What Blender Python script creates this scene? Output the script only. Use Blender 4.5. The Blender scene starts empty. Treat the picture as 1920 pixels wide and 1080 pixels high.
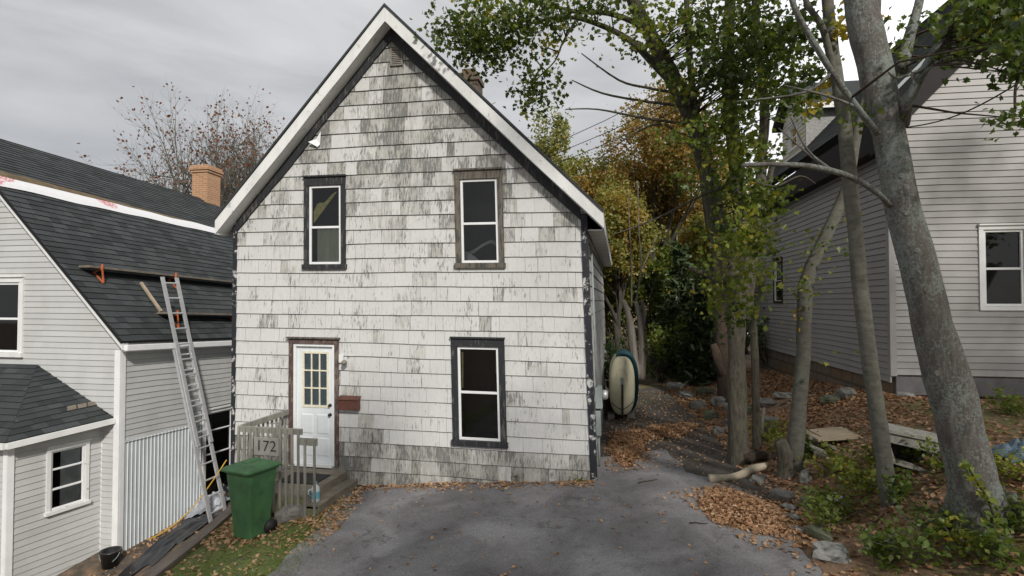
import bpy, math, random
import numpy as np
from mathutils import Vector, noise
C = bpy.context.scene.collection
rad = math.radians
RX, RY, F = 1920.0, 1080.0, 1050.0
CAMZ = 2.6
HOR = 565.0
PITCH = math.atan((HOR - 540) / F)
# ---------------------------------------------------------------- camera
cam = bpy.data.cameras.new('camera'); co = bpy.data.objects.new('camera', cam); C.objects.link(co)
cam.sensor_width = 36; cam.lens = 36 * F / RX; cam.clip_end = 2000; cam.clip_start = 0.05
co.location = (0, 0, CAMZ); co.rotation_euler = (math.pi / 2 + PITCH, 0, 0)
bpy.context.scene.camera = co
# ---------------------------------------------------------------- light
SUN = Vector((0.32, -0.95, 0.0)).normalized(); ELEV = 35.0
S = Vector((SUN.x * math.cos(rad(ELEV)), SUN.y * math.cos(rad(ELEV)), math.sin(rad(ELEV))))
sl = bpy.data.lights.new('sun', 'SUN'); so = bpy.data.objects.new('sun', sl); C.objects.link(so)
sl.energy = 2.35; sl.angle = rad(3.5); sl.color = (1.0, 0.95, 0.88)
so.rotation_euler = S.to_track_quat('Z', 'Y').to_euler()
wd = bpy.data.worlds.new('World'); bpy.context.scene.world = wd; wd.use_nodes = True
nt = wd.node_tree; N = nt.nodes; L = nt.links
bg = N['Background']; bg.inputs['Strength'].default_value = 0.1
sky = N.new('ShaderNodeTexSky'); sky.sky_type = 'NISHITA'; sky.sun_disc = False
sky.sun_elevation = rad(ELEV); sky.sun_rotation = math.atan2(S.x, S.y)
tc = N.new('ShaderNodeTexCoord')
mp = N.new('ShaderNodeMapping'); mp.inputs['Scale'].default_value = (1.0, 1.0, 3.6); mp.inputs['Rotation'].default_value = (0.12, 0.1, 0.3)
L.new(tc.outputs['Generated'], mp.inputs['Vector'])
cn = N.new('ShaderNodeTexNoise'); cn.inputs['Scale'].default_value = 2.3; cn.inputs['Detail'].default_value = 7; cn.inputs['Roughness'].default_value = 0.52; cn.inputs['Distortion'].default_value = 0.35
L.new(mp.outputs[0], cn.inputs['Vector'])
cr = N.new('ShaderNodeValToRGB'); cr.color_ramp.elements[0].position = 0.34; cr.color_ramp.elements[1].position = 0.7
cr.color_ramp.elements[0].color = (3.0, 3.08, 3.2, 1); cr.color_ramp.elements[1].color = (4.95, 4.95, 5.0, 1)
L.new(cn.outputs['Fac'], cr.inputs[0])
dp = N.new('ShaderNodeVectorMath'); dp.operation = 'DOT_PRODUCT'; dp.inputs[1].default_value = Vector((0.86, 0.42, 0.28)).normalized()
L.new(tc.outputs['Generated'], dp.inputs[0])
mr = N.new('ShaderNodeMapRange'); mr.inputs[1].default_value = 0.62; mr.inputs[2].default_value = 0.95; mr.interpolation_type = 'SMOOTHSTEP'
L.new(dp.outputs['Value'], mr.inputs[0])
mb_ = N.new('ShaderNodeMix'); mb_.data_type = 'RGBA'; L.new(mr.outputs[0], mb_.inputs[0]); L.new(cr.outputs[0], mb_.inputs[6]); mb_.inputs[7].default_value = (10.0, 10.0, 10.2, 1)
mx = N.new('ShaderNodeMix'); mx.data_type = 'RGBA'; mx.inputs[0].default_value = 0.96
L.new(sky.outputs[0], mx.inputs[6]); L.new(mb_.outputs[2], mx.inputs[7]); L.new(mx.outputs[2], bg.inputs[0])
vs = bpy.context.scene.view_settings; vs.view_transform = 'Standard'; vs.look = 'None'; vs.exposure = 0.55; vs.gamma = 1.0
bpy.context.scene.cycles.max_bounces = 6; bpy.context.scene.cycles.transparent_max_bounces = 8

# ---------------------------------------------------------------- helpers
ct, st = math.cos(PITCH), math.sin(PITCH)
def ray(px, py):
    x = (px - 960) / F; y = (540 - py) / F
    v = Vector((x, ct - y * st, st + y * ct))
    return v / v.y
def P(px, py, D):
    r = ray(px, py); return Vector((0, 0, CAMZ)) + r * D
class Frame:
    def __init__(s, o, r, wu=0.0, wz=0.0, vz=0.0, w0=0.0, W=6.5):
        s.o = Vector((o[0], o[1], 0)); s.r = Vector((r[0], r[1], 0)).normalized(); s.d = Vector((-s.r.y, s.r.x, 0))
        s.wu, s.wz, s.vz, s.w0, s.W = wu, wz, vz, w0, W
    def w(s, u, v, z):
        uu = u - s.wu * (z - s.w0) * u / s.W
        q = s.o + s.r * uu + s.d * v
        return Vector((q.x, q.y, z - s.wz * u - s.vz * v))
    def uv(s, px, py, v=0.0):
        rr = ray(px, py); o = s.o + s.d * v
        t = (o.x * s.d.x + o.y * s.d.y) / (rr.x * s.d.x + rr.y * s.d.y)
        q = Vector((rr.x * t, rr.y * t, 0)) - o
        uu = q.dot(s.r); z = CAMZ + rr.z * t
        u = uu
        for _ in range(6):
            zz = z + s.wz * u + s.vz * v
            u = uu / (1 - s.wu * (zz - s.w0) / s.W)
        return u, zz
    def vz_at(s, px, py, u=0.0):      # point on the side plane u = const -> (v, z)
        rr = ray(px, py); o = s.o + s.r * u
        t = (o.x * s.r.x + o.y * s.r.y) / (rr.x * s.r.x + rr.y * s.r.y)
        q = Vector((rr.x * t, rr.y * t, 0)) - o
        v = q.dot(s.d); return v, CAMZ + rr.z * t + s.vz * v
class MB:
    def __init__(s): s.v = []; s.f = []; s.m = []; s.t = []
    def add(s, vs, fs, mat=0, tone=0.5):
        b = len(s.v); s.v += [tuple(p) for p in vs]
        for f in fs: s.f.append([b + i for i in f]); s.m.append(mat); s.t.append(tone)
    def quad(s, a, b, c, d, mat=0, tone=0.5): s.add([a, b, c, d], [(0, 1, 2, 3)], mat, tone)
    def hexa(s, P8, mat=0, tone=0.5):   # 4 bottom ccw, 4 top ccw
        s.add(P8, [(3, 2, 1, 0), (4, 5, 6, 7), (0, 1, 5, 4), (1, 2, 6, 5), (2, 3, 7, 6), (3, 0, 4, 7)], mat, tone)
    def fbox(s, fr, u0, u1, v0, v1, w0, w1, mat=0, tone=0.5):
        s.hexa([fr.w(u0, v0, w0), fr.w(u1, v0, w0), fr.w(u1, v1, w0), fr.w(u0, v1, w0),
                fr.w(u0, v0, w1), fr.w(u1, v0, w1), fr.w(u1, v1, w1), fr.w(u0, v1, w1)], mat, tone)
    def beam(s, a, b, wd, ht, mat=0, tone=0.5, up=Vector((0, 0, 1))):
        a = Vector(a); b = Vector(b); d = (b - a).normalized(); x = d.cross(up)
        if x.length < 1e-4: x = Vector((1, 0, 0))
        x.normalize(); y = x.cross(d).normalized(); x *= wd / 2; y *= ht / 2
        s.hexa([a - x - y, a + x - y, b + x - y, b - x - y, a - x + y, a + x + y, b + x + y, b - x + y], mat, tone)
    def tube(s, pts, rs, n=8, mat=0, tone=0.5, rough=0.0, cap=True, seed=0.0):
        b = len(s.v); k = len(pts); prev = None
        for i, p in enumerate(pts):
            p = Vector(p)
            d = (Vector(pts[min(i + 1, k - 1)]) - Vector(pts[max(i - 1, 0)])).normalized()
            if prev is None:
                x = d.cross(Vector((0.3, 1, 0.1))).normalized()
            else:
                x = (prev - d * prev.dot(d)).normalized()
            prev = x; y = d.cross(x)
            for j in range(n):
                a = 2 * math.pi * j / n; q = x * math.cos(a) + y * math.sin(a)
                r = rs[i]
                if rough: r *= 1 + rough * noise.noise((p + q * 0.3) * 3.1 + Vector((seed, 0, 0))) + rough * .6 * noise.noise(q * 2.2 + Vector((seed, p.z * 1.2, 0)))
                s.v.append(tuple(p + q * r))
        for i in range(k - 1):
            for j in range(n):
                a = b + i * n + j; c = b + i * n + (j + 1) % n
                s.f.append([a, c, c + n, a + n]); s.m.append(mat); s.t.append(tone)
        if cap:
            s.f.append([b + j for j in range(n)][::-1]); s.m.append(mat); s.t.append(tone)
            s.f.append([b + (k - 1) * n + j for j in range(n)]); s.m.append(mat); s.t.append(tone)
    def lathe(s, c, prof, n=20, mat=0, axis=Vector((0, 0, 1)), tone=0.5):
        axis = axis.normalized(); x = axis.orthogonal().normalized(); y = axis.cross(x); b = len(s.v); c = Vector(c)
        for (r, h) in prof:
            for j in range(n):
                a = 2 * math.pi * j / n; s.v.append(tuple(c + axis * h + (x * math.cos(a) + y * math.sin(a)) * r))
        for i in range(len(prof) - 1):
            for j in range(n):
                a = b + i * n + j; d = b + i * n + (j + 1) % n
                s.f.append([a, d, d + n, a + n]); s.m.append(mat); s.t.append(tone)
        s.f.append([b + j for j in range(n)][::-1]); s.m.append(mat); s.t.append(tone)
        s.f.append([b + (len(prof) - 1) * n + j for j in range(n)]); s.m.append(mat); s.t.append(tone)
    def build(s, name, mats, parent=None, smooth=False, bevel=0.0):
        if not isinstance(mats, (list, tuple)): mats = [mats]
        me = bpy.data.meshes.new(name); off = Vector((0, 0, 0))
        if parent is not None:
            q = parent
            while q is not None: off += Vector(q.location); q = q.parent
        me.from_pydata([(v[0] - off.x, v[1] - off.y, v[2] - off.z) for v in s.v], [], s.f)
        for m in mats: me.materials.append(m)
        me.polygons.foreach_set('material_index', s.m)
        at = me.attributes.new('tone', 'FLOAT', 'FACE'); at.data.foreach_set('value', s.t)
        if smooth: me.polygons.foreach_set('use_smooth', [True] * len(s.f))
        me.update(); o = bpy.data.objects.new(name, me); C.objects.link(o)
        if parent is not None: o.parent = parent
        if bevel:
            b = o.modifiers.new('bevel', 'BEVEL'); b.width = bevel; b.segments = 2; b.limit_method = 'ANGLE'
        return o
def thing(name, label, cat, loc, group=None):
    o = bpy.data.objects.new(name, None); C.objects.link(o); o.location = loc; o.empty_display_size = .1
    o['label'] = label; o['category'] = cat
    if group: o['group'] = group
    return o
def tag(o, label=None, cat=None, group=None, kind=None):
    if label: o['label'] = label
    if cat: o['category'] = cat
    if group: o['group'] = group
    if kind: o['kind'] = kind
    return o
# ---- clipping
def clip(poly, nx, ny, c):           # keep nx*x+ny*y <= c
    out = []
    for i in range(len(poly)):
        a = poly[i]; b = poly[(i + 1) % len(poly)]
        da = nx * a[0] + ny * a[1] - c; db = nx * b[0] + ny * b[1] - c
        if da <= 0: out.append(a)
        if (da < 0 < db) or (db < 0 < da):
            t = da / (da - db); out.append((a[0] + (b[0] - a[0]) * t, a[1] + (b[1] - a[1]) * t))
    return out
def area(p): return 0.5 * sum(p[i][0] * p[(i + 1) % len(p)][1] - p[(i + 1) % len(p)][0] * p[i][1] for i in range(len(p)))
def clip_convex(poly, cp):           # cp ccw convex
    for i in range(len(cp)):
        a = cp[i]; b = cp[(i + 1) % len(cp)]
        nx, ny = (b[1] - a[1]), -(b[0] - a[0])
        poly = clip(poly, nx, ny, nx * a[0] + ny * a[1])
        if len(poly) < 3: return []
    return poly
def subtract(polys, rc):
    x0, x1, y0, y1 = rc; out = []
    for p in polys:
        if max(q[0] for q in p) <= x0 or min(q[0] for q in p) >= x1 or max(q[1] for q in p) <= y0 or min(q[1] for q in p) >= y1:
            out.append(p); continue
        l = clip(p, 1, 0, x0); r = clip(p, -1, 0, -x1); m = clip(clip(p, -1, 0, -x0), 1, 0, x1)
        for q in (l, r, clip(m, 0, 1, y0) if len(m) > 2 else [], clip(m, 0, -1, -y1) if len(m) > 2 else []):
            if len(q) > 2 and abs(area(q)) > 1e-5: out.append(q)
    return out
def siding(mb, outline, mapf, expo, thick, openings=(), widths=None, rng=None, mat=0, lapmat=0, dark=0.006, wavy=0.0, tonef=None, jit=0.0, skip=0.0):
    """courses of boards/shingles on a flat wall; mapf(u, w, out) -> world"""
    lo = min(p[1] for p in outline); hi = max(p[1] for p in outline); ul = min(p[0] for p in outline); uh = max(p[0] for p in outline)
    rng = rng or random.Random(1); k = 0; w = lo
    def wv(u, w_): return wavy * noise.noise(Vector((u * 0.55, w_ * 1.7, 3.3))) if wavy else 0.0
    while w < hi:
        pieces = []
        if widths:
            u = ul - rng.random() * widths[1]
            while u < uh:
                wd_ = rng.uniform(*widths); pieces.append((u, u + wd_)); u += wd_
        else:
            n = max(1, int((uh - ul) / 0.8)); pieces = [(ul + (uh - ul) * i / n, ul + (uh - ul) * (i + 1) / n) for i in range(n)]
        ctone = rng.random(); pk = -rng.randint(0, 3)
        for (a, b) in pieces:
            pk += 1
            if not widths and pk % 4 == 0: ctone = rng.random()
            g = rng.choice((.0006, .0012, .0028)) if widths else 0.0
            jj = rng.uniform(-jit, jit)
            tl = rng.uniform(0.0, thick * 0.2) if widths else 0
            poly = clip_convex([(a + g, w + jj), (b - g, w + jj), (b - g, w + expo), (a + g, w + expo)], outline)
            if len(poly) < 3: continue
            polys = [poly]
            for oc in openings: polys = subtract(polys, oc)
            tn = (tonef(0.5 * (a + b), w, rng) if tonef else (rng.random() if widths else ctone))
            for p in polys:
                if area(p) < 0: p = p[::-1]
                vsx = [mapf(q[0], q[1] + wv(q[0], w), (thick + tl) * (1 - (q[1] - w) / expo) + 0.002) for q in p]
                mb.add(vsx, [tuple(range(len(p)))], mat, tn)
                for i in range(len(p)):
                    q = p[i]; r = p[(i + 1) % len(p)]
                    if abs(q[1] - (w + jj)) < 1e-6 and abs(r[1] - (w + jj)) < 1e-6:
                        y0 = q[1]
                        o = thick + tl + 0.002
                        mb.add([mapf(q[0], y0 + wv(q[0], w), o), mapf(q[0], y0 - dark + wv(q[0], w), o * .8), mapf(r[0], y0 - dark + wv(r[0], w), o * .8), mapf(r[0], y0 + wv(r[0], w), o)], [(0, 1, 2, 3)], lapmat, tn)
                        mb.add([mapf(q[0], y0 - dark + wv(q[0], w), o * .8), mapf(q[0], y0 - dark + wv(q[0], w), -0.004), mapf(r[0], y0 - dark + wv(r[0], w), -0.004), mapf(r[0], y0 - dark + wv(r[0], w), o * .8)], [(0, 1, 2, 3)], lapmat, tn)
        w += expo; k += 1
# ---------------------------------------------------------------- materials
def newmat(name):
    m = bpy.data.materials.new(name); m.use_nodes = True; n = m.node_tree; b = n.nodes['Principled BSDF']; return m, n.nodes, n.links, b
def nz(n, l, scale, detail=5, rough=.6, vec=None, dist=0.0, sc=None, obj=True):
    t = n.new('ShaderNodeTexNoise'); t.inputs['Scale'].default_value = scale; t.inputs['Detail'].default_value = detail
    t.inputs['Roughness'].default_value = rough; t.inputs['Distortion'].default_value = dist
    g = n.new('ShaderNodeNewGeometry'); src = g.outputs['Position']
    if sc:
        mp = n.new('ShaderNodeMapping'); mp.inputs['Scale'].default_value = sc; l.new(src, mp.inputs[0]); src = mp.outputs[0]
    l.new(src, t.inputs['Vector']); return t.outputs['Fac']
def ramp(n, l, fac, stops):
    r = n.new('ShaderNodeValToRGB'); e = r.color_ramp.elements
    while len(e) < len(stops): e.new(0.5)
    for i, (p, c) in enumerate(stops):
        e[i].position = p; e[i].color = (c[0], c[1], c[2], 1) if isinstance(c, (tuple, list)) else (c, c, c, 1)
    l.new(fac, r.inputs[0]); return r.outputs[0]
def mixc(n, l, fac, a, b, mode='MIX'):
    m = n.new('ShaderNodeMix'); m.data_type = 'RGBA'; m.blend_type = mode
    for i, x in ((0, fac), (6, a), (7, b)):
        if isinstance(x, (int, float)): m.inputs[i].default_value = x
        elif isinstance(x, (tuple, list)): m.inputs[i].default_value = (*x, 1)
        else: l.new(x, m.inputs[i])
    return m.outputs[2]
def mth(n, l, op, a, b=0.0, cl=False):
    m = n.new('ShaderNodeMath'); m.operation = op; m.use_clamp = cl
    for i, x in ((0, a), (1, b)):
        if isinstance(x, (int, float)): m.inputs[i].default_value = x
        else: l.new(x, m.inputs[i])
    return m.outputs[0]
def attr(n, name='tone'):
    a = n.new('ShaderNodeAttribute'); a.attribute_name = name; return a.outputs['Fac']
def bump(n, l, b, h, s=.3, d=.01):
    bp = n.new('ShaderNodeBump'); bp.inputs['Strength'].default_value = s; bp.inputs['Distance'].default_value = d
    l.new(h, bp.inputs['Height']); l.new(bp.outputs[0], b.inputs['Normal'])
def simple(name, col, rough=.7, var=.25, scale=6, bmp=.15, metal=0.0, sc=None, spec=None):
    m, n, l, b = newmat(name); f = nz(n, l, scale, 6, .65, sc=sc)
    c = ramp(n, l, f, [(.3, tuple(x * (1 - var) for x in col)), (.7, tuple(min(1, x * (1 + var)) for x in col))])
    l.new(c, b.inputs['Base Color']); b.inputs['Roughness'].default_value = rough; b.inputs['Metallic'].default_value = metal
    if spec is not None: b.inputs['Specular IOR Level'].default_value = spec
    if bmp: bump(n, l, b, nz(n, l, scale * 8, 4, .7, sc=sc), bmp, .01)
    return m
def peel(name, paint, under, amount, scale=14, rough=.75, sc=(1, 1, .28), tonegain=0.0, dirt=.3):
    """paint flaking off in streaks to bare wood"""
    m, n, l, b = newmat(name)
    f = nz(n, l, scale, 8, .72, sc=sc); big = nz(n, l, 1.1, 4, .6)
    x = mth(n, l, 'ADD', f, mth(n, l, 'MULTIPLY', mth(n, l, 'SUBTRACT', big, .5), .35))
    if tonegain: x = mth(n, l, 'ADD', x, mth(n, l, 'MULTIPLY', attr(n), tonegain))
    fac = ramp(n, l, x, [(1 - amount - .03, 0.0), (1 - amount + .03, 1.0)])
    dd = nz(n, l, 3.0, 5, .6, sc=(1, 1, .5))
    pc = mixc(n, l, ramp(n, l, dd, [(.42, 0.0), (.75, dirt)]), paint, tuple(p * .55 for p in paint))
    uc = mixc(n, l, nz(n, l, 40, 4, .7, sc=(1, 1, .15)), tuple(u * .5 for u in under), tuple(min(1, u * 1.4) for u in under))
    l.new(mixc(n, l, fac, pc, uc), b.inputs['Base Color']); b.inputs['Roughness'].default_value = rough
    bump(n, l, b, mth(n, l, 'SUBTRACT', nz(n, l, 60, 3, .7, sc=(1, 1, .2)), mth(n, l, 'MULTIPLY', fac, .5)), .25, .004)
    return m
M = {}
# weathered painted shakes of the centre house
m, n, l, b = newmat('painted shingle')
tone = attr(n)
f1 = nz(n, l, 15, 8, .74, sc=(1, 1, .22)); f2 = nz(n, l, 2.2, 5, .65, sc=(1, 1, .6))
x = mth(n, l, 'ADD', mth(n, l, 'ADD', mth(n, l, 'MULTIPLY', f1, .62), mth(n, l, 'MULTIPLY', f2, .42)), mth(n, l, 'MULTIPLY', tone, .42))
worn = ramp(n, l, x, [(.67, 0.0), (.78, .42), (1.0, .88)])
fs = mth(n, l, 'ADD', mth(n, l, 'MULTIPLY', nz(n, l, 38, 5, .7, sc=(1, 1, .16)), .8), mth(n, l, 'MULTIPLY', nz(n, l, 3.4, 4, .6, sc=(1, 1, .8)), .42))
flk = ramp(n, l, mth(n, l, 'ADD', fs, mth(n, l, 'MULTIPLY', tone, .17)), [(.72, 0.0), (.79, .75)])
base = mixc(n, l, nz(n, l, 1.3, 3, .5), (.55, .555, .555), (.68, .68, .675))
base = mixc(n, l, mth(n, l, 'MULTIPLY', tone, .5), base, (.50, .49, .43))
c = mixc(n, l, worn, base, (.25, .24, .205)); c = mixc(n, l, flk, c, (.12, .12, .12))
gr = ramp(n, l, nz(n, l, 90, 3, .8, sc=(1, 1, .06)), [(.25, .82), (.6, 1.0)])
c = mixc(n, l, 1.0, c, gr, 'MULTIPLY')
l.new(c, b.inputs['Base Color']); b.inputs['Roughness'].default_value = .8
bump(n, l, b, nz(n, l, 70, 4, .8, sc=(1, 1, .1)), .3, .004)
M['shingle'] = m
M['lap'] = simple('painted lap shadow', (.05, .05, .047), .95, .4, 20, 0)  # shadow line under each course, put into the colour of its lower edge
M['lap_soft'] = simple('painted soft lap shadow', (.30, .30, .29), .95, .3, 20, 0)  # paler version: lap shade painted along the white and cream board edges
def clap(name, c0, c1, dirt):
    m, n, l, b = newmat(name)
    c = mixc(n, l, attr(n), c0, c1); c = mixc(n, l, ramp(n, l, nz(n, l, 1.6, 6, .65, sc=(1, 1, .7)), [(.45, 0.0), (.8, .6)]), c, dirt)
    c = mixc(n, l, ramp(n, l, nz(n, l, 30, 6, .75, sc=(1, 1, .3)), [(.62, 0.0), (.8, .55)]), c, dirt)
    l.new(c, b.inputs['Base Color']); b.inputs['Roughness'].default_value = .6; bump(n, l, b, nz(n, l, 14, 4, .6), .12, .01); return m
M['clapL'] = clap('white clapboard', (.53, .54, .535), (.47, .48, .475), (.36, .36, .34))
M['clapR'] = clap('lilac grey clapboard', (.42, .41, .405), (.375, .365, .365), (.32, .305, .29))
M['cream'] = clap('cream siding', (.66, .64, .56), (.6, .58, .5), (.5, .48, .4))
M['trim'] = peel('white trim paint', (.74, .75, .74), (.4, .39, .36), .33, 9, .6, (1, 1, 1), dirt=.35)
M['rake'] = peel('white rake board paint', (.74, .75, .74), (.42, .42, .40), .37, 4.5, .7, (1, 1, 1), dirt=.5)
M['black'] = peel('flaking black trim paint', (.018, .02, .024), (.12, .115, .10), .42, 30, .7, (1, 1, .12), dirt=0)
M['blackside'] = peel('flaking corner paint', (.014, .016, .024), (.55, .55, .55), .42, 7, .7, (1, 1, .8), dirt=0)
M['grimtrim'] = peel('grey brown trim paint', (.05, .05, .045), (.15, .13, .105), .50, 30, .8, (1, 1, .12), dirt=0)
M['maroon'] = peel('maroon trim paint', (.085, .05, .046), (.17, .14, .12), .46, 18, .7, (1, 1, .4), dirt=0)
M['vinyl'] = simple('white vinyl', (.78, .79, .80), .4, .06, 5, 0)
M['door'] = simple('white door paint', (.70, .74, .77), .45, .08, 2, 0)
M['lite'] = simple('yellowed glazing bar', (.72, .69, .54), .6, .15, 20, 0)
M['rooms'] = simple('unlit room', (.035, .03, .028), .9, .3, 3, 0)
M['curtain'] = simple('drawn curtain', (.62, .62, .50), .9, .3, 6, 0, sc=(1, 1, .1))
M['lace'] = simple('blue grey lace curtain', (.50, .60, .68), .9, .3, 60, 0, sc=(1, 1, .08))
M['blanket'] = simple('pale grey bedding', (.6, .6, .62), .9, .3, 4, 0)
M['yellowcloth'] = simple('ochre cloth', (.8, .68, .3), .9, .3, 12, 0)
M['oldwood'] = simple('weathered grey wood', (.25, .245, .215), .85, .35, 9, .5, sc=(1, 1, .25))
M['deckwood'] = simple('worn brown tread wood', (.20, .175, .14), .85, .35, 8, .5, sc=(.5, .5, 2))
M['signwood'] = simple('pale grey sign board', (.26, .255, .23), .8, .2, 9, .2)
M['mossy'] = simple('mossy plank', (.17, .17, .09), .9, .4, 9, .5)
M['timber'] = simple('landscape timber', (.17, .14, .12), .9, .35, 9, .6, sc=(1, .2, 1))
M['alu'] = simple('aluminium ladder', (.62, .63, .64), .42, .12, 12, 0, metal=.55)
M['brick_brown'] = simple('brown painted tin', (.11, .045, .032), .5, .2, 8, .05)
M['binplastic'] = simple('green bin plastic', (.05, .135, .055), .55, .3, 5, .12)
M['rubber'] = simple('black rubber', (.012, .012, .013), .6, .3, 9, .1)
M['mat'] = simple('dark doormat', (.03, .03, .03), .95, .4, 40, .6)
M['blackplastic'] = simple('black plastic sheet', (.02, .021, .025), .35, .3, 3, .5)
M['greyplastic'] = simple('grey tarp', (.35, .37, .40), .45, .35, 4, .6)
M['bucket'] = simple('black bucket plastic', (.012, .012, .013), .35, .3, 5, .05)
M['metalgrey'] = simple('grey meter box', (.26, .30, .30), .5, .15, 5, .05)
M['concrete'] = simple('concrete footing', (.24, .235, .22), .9, .25, 7, .6)
M['hull'] = simple('cream hull gelcoat', (.62, .59, .43), .4, .1, 3, .04)
M['hulldark'] = simple('dark rubbing strip', (.035, .033, .03), .7, .3, 9, .1)
M['teal'] = simple('teal tarpaulin', (.01, .085, .11), .5, .3, 6, .3)
M['tealwall'] = simple('pale teal wall', (.42, .56, .52), .8, .1, 4, 0)
M['stone'] = simple('field stone', (.19, .185, .17), .9, .45, 7, .9)
M['palestone'] = simple('pale stone', (.27, .27, .255), .9, .4, 9, .9)
M['mossstone'] = simple('mossy stone', (.12, .13, .085), .95, .45, 7, .9)
M['ply'] = simple('old plywood', (.34, .28, .2), .85, .25, 7, .3, sc=(.3, 1, 1))
M['logwood'] = simple('bare log wood', (.42, .36, .27), .8, .3, 8, .4)
M['orange'] = simple('orange roof jack paint', (.5, .12, .03), .6, .3, 9, .1)
M['plank'] = simple('scaffold plank', (.17, .145, .115), .9, .3, 6, .3)
M['bluebag'] = simple('slate blue tarp', (.10, .15, .20), .45, .4, 8, .5)
M['rope'] = simple('orange rope', (.55, .33, .04), .8, .2, 30, 0)
M['wire'] = simple('black cable', (.02, .02, .022), .6, .2, 5, 0)
M['white_pl'] = simple('white plastic', (.75, .76, .77), .4, .05, 5, 0)
M['bluelabel'] = simple('light blue label', (.12, .40, .52), .5, .2, 20, 0)
M['waterjug'] = simple('milky plastic', (.52, .58, .62), .3, .1, 5, 0)
M['vent'] = simple('vent louvres', (.20, .185, .16), .8, .3, 9, 0)
# brick
def brickmat(name, c1, c2, mo, sw, rowh):
    m, n, l, b = newmat(name); g = n.new('ShaderNodeNewGeometry'); sx = n.new('ShaderNodeSeparateXYZ'); l.new(g.outputs['Position'], sx.inputs[0])
    cx = n.new('ShaderNodeCombineXYZ'); l.new(mth(n, l, 'ADD', sx.outputs[0], sx.outputs[1]), cx.inputs[0]); l.new(sx.outputs[2], cx.inputs[1])
    t = n.new('ShaderNodeTexBrick'); t.inputs['Scale'].default_value = 1; t.inputs['Brick Width'].default_value = sw; t.inputs['Row Height'].default_value = rowh
    t.inputs['Mortar Size'].default_value = rowh * .09; t.inputs['Color1'].default_value = (*c1, 1); t.inputs['Color2'].default_value = (*c2, 1); t.inputs['Mortar'].default_value = (*mo, 1)
    l.new(cx.outputs[0], t.inputs['Vector'])
    c = mixc(n, l, nz(n, l, 5, 6, .7), t.outputs['Color'], (.10, .085, .07), 'MIX') if sw > .3 else mixc(n, l, .15, t.outputs['Color'], (.3, .2, .12))
    l.new(c, b.inputs['Base Color']); b.inputs['Roughness'].default_value = .9; bump(n, l, b, t.outputs['Fac'], -.6, .01); return m
M['brick'] = brickmat('tan chimney brick', (.46, .24, .11), (.36, .17, .08), (.5, .42, .33), .2, .07)
M['oldbrick'] = brickmat('dark chimney brick', (.10, .075, .06), (.14, .09, .07), (.12, .11, .1), .2, .07)
M['foundation'] = brickmat('brown block foundation', (.34, .21, .11), (.26, .25, .24), (.12, .10, .08), .62, .30)
# asphalt shingles
def roofmat(name, c0, c1, moss):
    m, n, l, b = newmat(name)
    c = mixc(n, l, attr(n), c0, c1); c = mixc(n, l, ramp(n, l, nz(n, l, 1.7, 5, .6), [(.5, 0.0), (.75, .6)]), c, moss)
    sp = ramp(n, l, nz(n, l, 160, 2, .8), [(.35, .6), (.7, 1.5)]); c = mixc(n, l, 1.0, c, sp, 'MULTIPLY')
    l.new(c, b.inputs['Base Color']); b.inputs['Roughness'].default_value = .9; return m
M['roof'] = roofmat('charcoal roof shingle', (.018, .022, .024), (.05, .057, .060), (.04, .05, .045))
M['roofpatch'] = simple('bare brown roof deck', (.12, .085, .045), .9, .4, 6, .2)
M['tabpatch'] = simple('faded tan shingle', (.16, .14, .11), .9, .3, 12, .2)
# underlayment with red print
m, n, l, b = newmat('white roof underlayment')
v = n.new('ShaderNodeTexVoronoi'); v.inputs['Scale'].default_value = 1.0; g = n.new('ShaderNodeNewGeometry'); l.new(g.outputs['Position'], v.inputs['Vector'])
blob = ramp(n, l, v.outputs['Distance'], [(.26, 1.0), (.30, 0.0)])
pr = mth(n, l, 'MULTIPLY', blob, ramp(n, l, nz(n, l, 28, 2, .5), [(.45, 0.0), (.49, .9)]))
l.new(mixc(n, l, pr, (.72, .72, .73), (.55, .10, .12)), b.inputs['Base Color']); b.inputs['Roughness'].default_value = .5; bump(n, l, b, nz(n, l, 6, 4, .6), .4, .03)
M['wrap'] = m
# corrugated panel
m, n, l, b = newmat('ribbed blue grey panel')
c = mixc(n, l, attr(n), (.40, .435, .455), (.62, .66, .68)); c = mixc(n, l, ramp(n, l, nz(n, l, 2, 5, .6), [(.45, 0.0), (.8, .35)]), c, (.3, .32, .33))
l.new(c, b.inputs['Base Color']); b.inputs['Roughness'].default_value = .55
M['rib'] = m
# glass
m, n, l, b = newmat('window glass')
n.remove(b); tr = n.new('ShaderNodeBsdfTransparent'); tr.inputs[0].default_value = (.86, .9, .9, 1); gl = n.new('ShaderNodeBsdfGlossy'); gl.inputs['Roughness'].default_value = .03
fr_ = n.new('ShaderNodeFresnel'); fr_.inputs[0].default_value = 1.5; ms = n.new('ShaderNodeMixShader')
l.new(mth(n, l, 'MULTIPLY', fr_.outputs[0], 1.4, True), ms.inputs[0]); l.new(tr.outputs[0], ms.inputs[1]); l.new(gl.outputs[0], ms.inputs[2]); l.new(ms.outputs[0], n['Material Output'].inputs[0])
bp = n.new('ShaderNodeBump'); bp.inputs['Strength'].default_value = .05; l.new(nz(n, l, 4, 2, .5), bp.inputs['Height']); l.new(bp.outputs[0], gl.inputs['Normal'])
M['glass'] = m
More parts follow.
